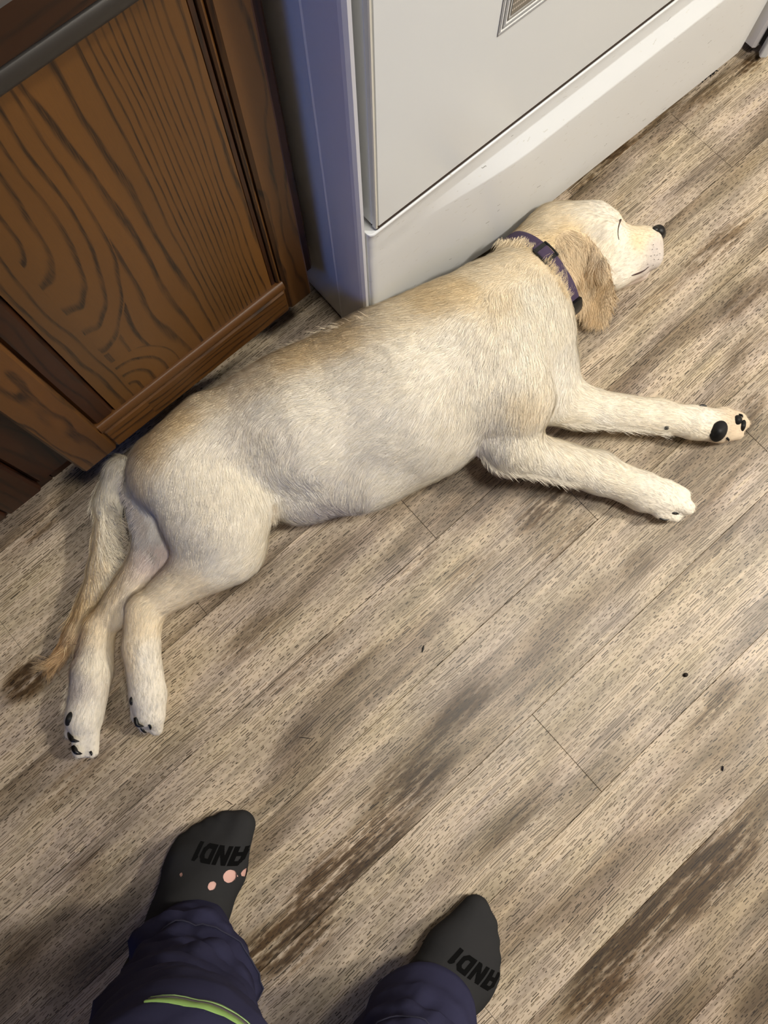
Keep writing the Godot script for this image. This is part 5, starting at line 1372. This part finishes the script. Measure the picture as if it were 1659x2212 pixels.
func trousers(p: Node3D) -> void:
	var legs := [[[0.862, -0.507], [[0.050, -0.366, 0.071, 0.064, 0.050, 0.0015, -0.012], [0.075, -0.362, 0.073, 0.062, 0.054, 0.003, -0.012], [0.115, -0.354, 0.080, 0.064, 0.065, 0.010, -0.01], [0.20, -0.338, 0.092, 0.058, 0.066, 0.010, 0.0], [0.30, -0.322, 0.098, 0.064, 0.068, 0.007, 0.0], [0.42, -0.292, 0.110, 0.074, 0.078, 0.003, 0.01], [0.50, -0.310, 0.115, 0.076, 0.078, 0.003, 0.02], [0.66, -0.385, 0.125, 0.085, 0.085, 0.002, 0.0], [0.85, -0.44, 0.14, 0.10, 0.095, 0.002, 0.0]], 12, [-0.5, 1.15, 34.2, 33.4]],
[[0.98, -0.12], [[0.050, -0.217, 0.292, 0.066, 0.058, 0.0015, -0.014], [0.075, -0.225, 0.294, 0.066, 0.061, 0.003, -0.014], [0.12, -0.236, 0.297, 0.066, 0.067, 0.009, -0.01], [0.20, -0.236, 0.297, 0.060, 0.066, 0.008, 0.0], [0.30, -0.228, 0.300, 0.066, 0.068, 0.005, 0.0], [0.44, -0.205, 0.302, 0.076, 0.076, 0.003, 0.01], [0.66, -0.33, 0.30, 0.085, 0.085, 0.002, 0.0], [0.85, -0.42, 0.30, 0.10, 0.095, 0.002, 0.0]], 12, []]]
	var fold := noise(71, 1.0, 3)
	for li in legs.size():
		var lg: Array = legs[li]
		var d := Vector3(lg[0][0], 0, lg[0][1]).normalized()
		var m := Vector3(-d.z, 0, d.x)
		var keys: Array = lg[1]
		var rings := []
		var inner := []
		var n := 64
		var steps := 70
		var cs := []
		for k in keys: cs.append(Vector3(k[1], k[0], k[2]))
		var path := curve(cs, steps)
		for i in steps:
			var y: float = path[i].y
			var ra := 0.0
			var rb := 0.0
			var fo := 0.0
			var tilt := 0.0
			for k in keys.size() - 1:
				if (y >= keys[k][0] and y <= keys[k + 1][0]) or k == keys.size() - 2:
					var t := clampf((y - keys[k][0]) / (keys[k + 1][0] - keys[k][0]), 0.0, 1.0)
					t = t * t * (3.0 - 2.0 * t)
					ra = lerpf(keys[k][3], keys[k + 1][3], t)
					rb = lerpf(keys[k][4], keys[k + 1][4], t)
					fo = lerpf(keys[k][5], keys[k + 1][5], t)
					tilt = lerpf(keys[k][6], keys[k + 1][6], t)
					break
			var ring := []
			for j in n:
				var a := TAU * j / n
				var wr := fo * (fold.get_noise_3d(cos(a) * 1.3 + li * 9.0, sin(a) * 1.3, y * 17.0 + sin(a * 2.0 + li) * 0.6) + 0.5 * sin(y * 150.0 + 2.2 * cos(a + li * 2.0) + a))
				var q: Vector3 = path[i] + d * cos(a) * (ra + wr) + m * sin(a) * (rb + wr)
				q.y += -tilt * cos(a)
				ring.append(q)
			rings.append(ring)
		# turned-in hem
		var hem := []
		for j in n: hem.append(rings[0][j].lerp(path[0] + Vector3(0, 0.0, 0), 0.05))
		var hem2 := []
		for j in n: hem2.append(rings[2][j].lerp(path[2], 0.07))
		rings.push_front(hem)
		rings.push_front(hem2)
		var leg := put("trouser_leg", skin(rings, true, false), M.navy, p)
		# stitched hem line
		var sw := []
		var sr := []
		for j in n + 1:
			var q: Vector3 = rings[lg[2]][j % n]
			var c: Vector3 = path[lg[2] - 2]
			sw.append(q + (q - Vector3(c.x, q.y, c.z)).normalized() * 0.0006)
			sr.append(0.0008)
		put("hem_stitching", tube(sw, sr, 5), mat(Color(0.16, 0.16, 0.24), 0.9), leg)
		# stripes down the front of the left leg: [angle offset, half width, colour]
		if lg[3].size() > 0:
			for sp in [[0.0, 0.40, Color(0.54, 0.68, 0.38)], [-0.68, 0.28, Color(0.33, 0.32, 0.33)], [-1.12, 0.16, Color(0.56, 0.70, 0.45)]]:
				var o := []
				for i in 33:
					var t: float = i / 32.0
					var a: float = lerpf(lg[3][0], lg[3][1], t)
					var mid: float = lerpf(lg[3][2], lg[3][3], t) + sp[0] + 0.25 * sin(t * 8.0)
					var q := []
					var wd: float = sp[1] * minf(1.0, 0.35 + t * 2.5)
					if sp[0] < -1.0: wd *= 0.5 + 0.5 * absf(sin(t * 5.0 + 0.6))
					for e in [[-1.0, 0.0011], [1.0, 0.0011], [1.0, -0.002], [-1.0, -0.002]]:
						q.append(on_leg(rings, path, mid + e[0] * wd, a, n, e[1]))
					o.append(q)
				put("stripe", skin(o), mat(sp[2], 0.7), leg)
	upper_body(p)

func on_leg(rings: Array, path: Array, at: float, a: float, n: int, lift: float) -> Vector3:
	var i := int(at)
	var f := at - i
	var fj := fposmod(a / TAU * n, n)
	var j := int(fj) % n
	var k := (j + 1) % n
	var g := fj - floorf(fj)
	var q: Vector3 = (rings[i + 2][j] as Vector3).lerp(rings[i + 2][k], g).lerp((rings[i + 3][j] as Vector3).lerp(rings[i + 3][k], g), f)
	var c: Vector3 = (path[i] as Vector3).lerp(path[i + 1], f)
	return q + (q - c).normalized() * lift

# everything above the trousers stays out of the picture but stands between the lamp and the floor
func upper_body(p: Node3D) -> void:
	var hips := [[-0.44, 0.86, 0.14, 0.10, -0.43, 0.86, 0.30, 0.10, 0.06, 1.0], [-0.45, 0.90, 0.22, 0.125, -0.50, 1.20, 0.24, 0.135, 0.06, 1.0], [-0.50, 1.20, 0.24, 0.13, -0.50, 1.32, 0.24, 0.12, 0.05, 1.0], [-0.535, 1.345, 0.09, 0.062, -0.47, 1.345, 0.39, 0.062, 0.06, 1.0], [-0.545, 1.33, 0.08, 0.062, -0.60, 1.17, 0.036, 0.056, 0.03, 1.0], [-0.455, 1.33, 0.40, 0.062, -0.405, 1.17, 0.415, 0.056, 0.03, 1.0]]
	put("shirt", mesh_of(nets(sdf(hips, Vector3(-0.76, 0.68, -0.14), Vector3(-0.16, 1.56, 0.58), 0.012))), M.shirt, p)
	var fw := Vector3(0.96, 0, -0.27)
	var lf := Vector3(-0.27, 0, -0.96)
	# head: skull, face, jaw, nose, ears, neck
	var hd := []
	var c := Vector3(-0.45, 1.60, 0.225)
	var face := (fw * 0.85 + Vector3(0, -0.52, 0)).normalized()
	var crown := (Vector3.UP * 0.85 + fw * 0.52).normalized()
	for b in [[c - face * 0.02 + crown * 0.03, 0.082, c + face * 0.01 + crown * 0.025, 0.078, 0.02], [c + face * 0.03 - crown * 0.01, 0.066, c + face * 0.045 - crown * 0.07, 0.045, 0.03], [c + face * 0.088 + crown * 0.005, 0.008, c + face * 0.108 - crown * 0.03, 0.013, 0.012], [c + face * 0.075 - crown * 0.058, 0.014, c + face * 0.08 - crown * 0.062, 0.012, 0.008], [c - face * 0.02 - crown * 0.06, 0.055, Vector3(-0.49, 1.42, 0.24), 0.06, 0.03]]:
		hd.append([b[0].x, b[0].y, b[0].z, b[1], b[2].x, b[2].y, b[2].z, b[3], b[4], 1.0])
	for s in [-1.0, 1.0]:
		var e: Vector3 = c + lf * s * 0.078 - face * 0.015
		hd.append([e.x, e.y + 0.02, e.z, 0.016, e.x, e.y - 0.018, e.z, 0.011, 0.006, 1.0])
	put("head", mesh_of(nets(sdf(hd, c - Vector3(0.18, 0.26, 0.18), c + Vector3(0.18, 0.17, 0.18), 0.005))), M.skin, p)
	var hair := []
	for b in [[c - face * 0.035 + crown * 0.04, 0.083, c + face * 0.005 + crown * 0.05, 0.072], [c - face * 0.06 - crown * 0.02, 0.062, c - face * 0.05 + crown * 0.02, 0.07]]:
		hair.append([b[0].x, b[0].y, b[0].z, b[1], b[2].x, b[2].y, b[2].z, b[3], 0.02, 1.0])
	put("hair", mesh_of(nets(sdf(hair, c - Vector3(0.18, 0.2, 0.18), c + Vector3(0.18, 0.18, 0.18), 0.006))), mat(Color(0.10, 0.07, 0.05), 0.8), p)
	for s in [-1.0, 1.0]:
		var e: Vector3 = c + face * 0.079 + lf * s * 0.031 + crown * 0.012
		var sp := SphereMesh.new()
		sp.radius = 0.011
		sp.height = 0.022
		var eye := put("eye", sp, mat(Color(0.85, 0.84, 0.82), 0.3), p)
		eye.position = e
		var pup := SphereMesh.new()
		pup.radius = 0.006
		pup.height = 0.012
		var pu := put("iris", pup, mat(Color(0.06, 0.04, 0.03), 0.3), eye)
		pu.position = face * 0.0065
	# arms: the right one holds the phone, the left one hangs
	var ph := Vector3(-0.036, 0.994, 0.041)
	var ar := [[-0.405, 1.18, 0.415, 0.043, -0.345, 1.07, 0.40, 0.039, 0.01, 1.0], [-0.345, 1.07, 0.40, 0.040, -0.165, 1.01, 0.205, 0.027, 0.02, 1.0], [-0.165, 1.01, 0.205, 0.026, -0.115, 0.995, 0.150, 0.030, 0.02, 0.8]]
	var down := Vector3(-0.647, -0.219, 0.730)
	var side := Vector3(0.7497, -0.0086, 0.6618)
	var back := Vector3(-0.1386, 0.9757, 0.1697)
	var hand := Vector3(-0.115, 0.995, 0.150)
	for i in 4:
		var k := hand - down * 0.025 - side * (0.022 - 0.013 * i) - back * 0.016
		var k2 := k - down * (0.034 - 0.002 * absf(i - 1.0)) + back * 0.0
		var k3 := k2 - down * 0.012 - side * 0.020
		var k4 := k3 - side * 0.012 + back * 0.014
		for q in [[hand, 0.013, k, 0.0095], [k, 0.0095, k2, 0.0088], [k2, 0.0088, k3, 0.0082], [k3, 0.0082, k4, 0.0070]]:
			ar.append([q[0].x, q[0].y, q[0].z, q[1], q[2].x, q[2].y, q[2].z, q[3], 0.005, 1.0])
	var t1 := hand + side * 0.026 + back * 0.006 - down * 0.012
	var t2 := t1 - down * 0.032 + side * 0.012 + back * 0.006
	var t3 := t2 - down * 0.024 - side * 0.006 + back * 0.004
	for q in [[hand, 0.017, t1, 0.012], [t1, 0.012, t2, 0.0105], [t2, 0.0105, t3, 0.0085]]:
		ar.append([q[0].x, q[0].y, q[0].z, q[1], q[2].x, q[2].y, q[2].z, q[3], 0.006, 1.0])
	put("arm", mesh_of(nets(sdf(ar, Vector3(-0.47, 0.93, -0.01), Vector3(0.02, 1.25, 0.48), 0.0045))), M.skin, p)
	var al := [[-0.60, 1.18, 0.035, 0.043, -0.615, 1.06, 0.03, 0.039, 0.01, 1.0], [-0.615, 1.06, 0.03, 0.040, -0.585, 0.83, 0.0, 0.027, 0.02, 1.0], [-0.585, 0.83, 0.0, 0.026, -0.575, 0.77, -0.008, 0.030, 0.02, 1.0]]
	var pm := Vector3(-0.575, 0.765, -0.008)
	for i in 4:
		var k := pm + fw * (0.026 - 0.017 * i) + Vector3(0, -0.045, 0)
		var l: float = [0.9, 1.0, 0.95, 0.78][i]
		var k2 := k + Vector3(0, -0.036 * l, 0) + fw * 0.004 - lf * 0.006
		var k3 := k2 + Vector3(0, -0.022 * l, 0) - lf * 0.012
		var k4 := k3 + Vector3(0, -0.014 * l, 0) - lf * 0.014
		for q in [[pm, 0.014, k, 0.0095], [k, 0.0095, k2, 0.0088], [k2, 0.0088, k3, 0.0082], [k3, 0.0082, k4, 0.0070]]:
			al.append([q[0].x, q[0].y, q[0].z, q[1], q[2].x, q[2].y, q[2].z, q[3], 0.005, 1.0])
	var u1 := pm + fw * 0.034 + Vector3(0, -0.012, 0) - lf * 0.006
	var u2 := u1 + fw * 0.014 + Vector3(0, -0.030, 0) - lf * 0.006
	var u3 := u2 + fw * 0.002 + Vector3(0, -0.026, 0) - lf * 0.004
	for q in [[pm, 0.017, u1, 0.012], [u1, 0.012, u2, 0.0105], [u2, 0.0105, u3, 0.0085]]:
		al.append([q[0].x, q[0].y, q[0].z, q[1], q[2].x, q[2].y, q[2].z, q[3], 0.006, 1.0])
	put("arm", mesh_of(nets(sdf(al, Vector3(-0.70, 0.60, -0.09), Vector3(-0.50, 1.25, 0.10), 0.0045))), M.skin, p)
	# the phone that takes the picture, held just behind the point of view
	var f := thing("phone", "dark phone held flat in the right hand above the puppy", "phone", ph + back * 0.012)
	f.basis = Basis(side, back, down)
	put("case", boxm(Vector3(-0.037, -0.004, -0.072), Vector3(0.037, 0.0035, 0.072), 0.003), mat(Color(0.05, 0.05, 0.06), 0.5), f)
	put("screen", boxm(Vector3(-0.034, 0.0035, -0.069), Vector3(0.034, 0.0042, 0.069), 0.0003), mat(Color(0.02, 0.02, 0.025), 0.1), f)

# ---------------------------------------------------------------- small things on the floor
func build_bits() -> void:
	var seedm := mat(Color(0.12, 0.085, 0.055), 0.7)
	tag(put("seed", pad_mesh(Vector3(0.2878, 0.0012, 0.2383), 0.0035, 0.0026, 0.0012, 0.3), seedm), "small oval brown seed on the floor right of centre", "seed")
	tag(put("seed_husk", tube([Vector3(0.0645, 0.0012, -0.0085), Vector3(0.0608, 0.0012, -0.0062), Vector3(0.0564, 0.0012, -0.0031)], [0.0004, 0.0014, 0.0003], 8), mat(Color(0.04, 0.04, 0.045), 0.5)), "tiny black pointed husk on the bright middle of the floor", "husk")
	tag(put("hair", tube(curve([Vector3(-0.1288, 0.0012, -0.0276), Vector3(-0.1230, 0.0012, -0.0218), Vector3(-0.1177, 0.0012, -0.0156)], 9), [0.0002, 0.00035, 0.0004, 0.0004, 0.0004, 0.0004, 0.0004, 0.0003, 0.0002], 6), mat(Color(0.08, 0.05, 0.04), 0.7)), "short dark hair lying on the floor between puppy and feet", "hair")
	tag(put("thread", tube(curve([Vector3(-0.2454, 0.0012, -0.0305), Vector3(-0.2432, 0.0012, -0.0278), Vector3(-0.2419, 0.0012, -0.0230), Vector3(-0.2409, 0.0012, -0.0207)], 12), [0.0002, 0.0004, 0.0004, 0.0004, 0.0004, 0.0004, 0.0004, 0.0004, 0.0004, 0.0004, 0.0003, 0.0002], 6), mat(Color(0.20, 0.10, 0.06), 0.7)), "reddish brown thread on the floor at the holed sock's toes", "thread")
	tag(put("crumb", pad_mesh(Vector3(0.2400, 0.0012, 0.3467), 0.0032, 0.0013, 0.001, -0.6), mat(Color(0.12, 0.09, 0.12), 0.8)), "purplish crumb on the floor near the right edge", "crumb")
	# fluff under the drawer
	var b := [Vector3(0.9586, 0.0030, -0.3615)]
	var st := newst()
	rng.seed = 8
	for i in 160:
		var c: Vector3 = Vector3(rng.randf_range(-0.02, 0.02), rng.randf_range(0.001, 0.008), rng.randf_range(-0.012, 0.009)) + b[0]
		var q: Vector3 = c + Vector3(rng.randf_range(-0.008, 0.008), rng.randf_range(-0.003, 0.004), rng.randf_range(-0.006, 0.006))
		q.y = maxf(q.y, 0.0006)
		st.append_from(tube([c, (c + q) * 0.5 + Vector3(0, 0.001, 0), q], [0.0003, 0.0011, 0.0003], 5), 0, Transform3D())
	tag(put("dust_clump", st.commit(), mat(Color(0.045, 0.04, 0.045), 0.95)), "black clump of dust peeking out from under the stove drawer", "dust", "", "")

func pad_mesh(at: Vector3, a: float, b: float, h: float, turn: float) -> ArrayMesh:
	return pad(at, Vector3.UP, Vector3(cos(turn), 0, sin(turn)), a, b, h)

func _ready() -> void:
	build_lights()
	make_materials()
	build_room()
	build_cabinets()
	build_stove()
	build_fridge()
	build_dog()
	build_collar()
	build_person()
	build_bits()
	print("built in ", Time.get_ticks_msec(), " ms")
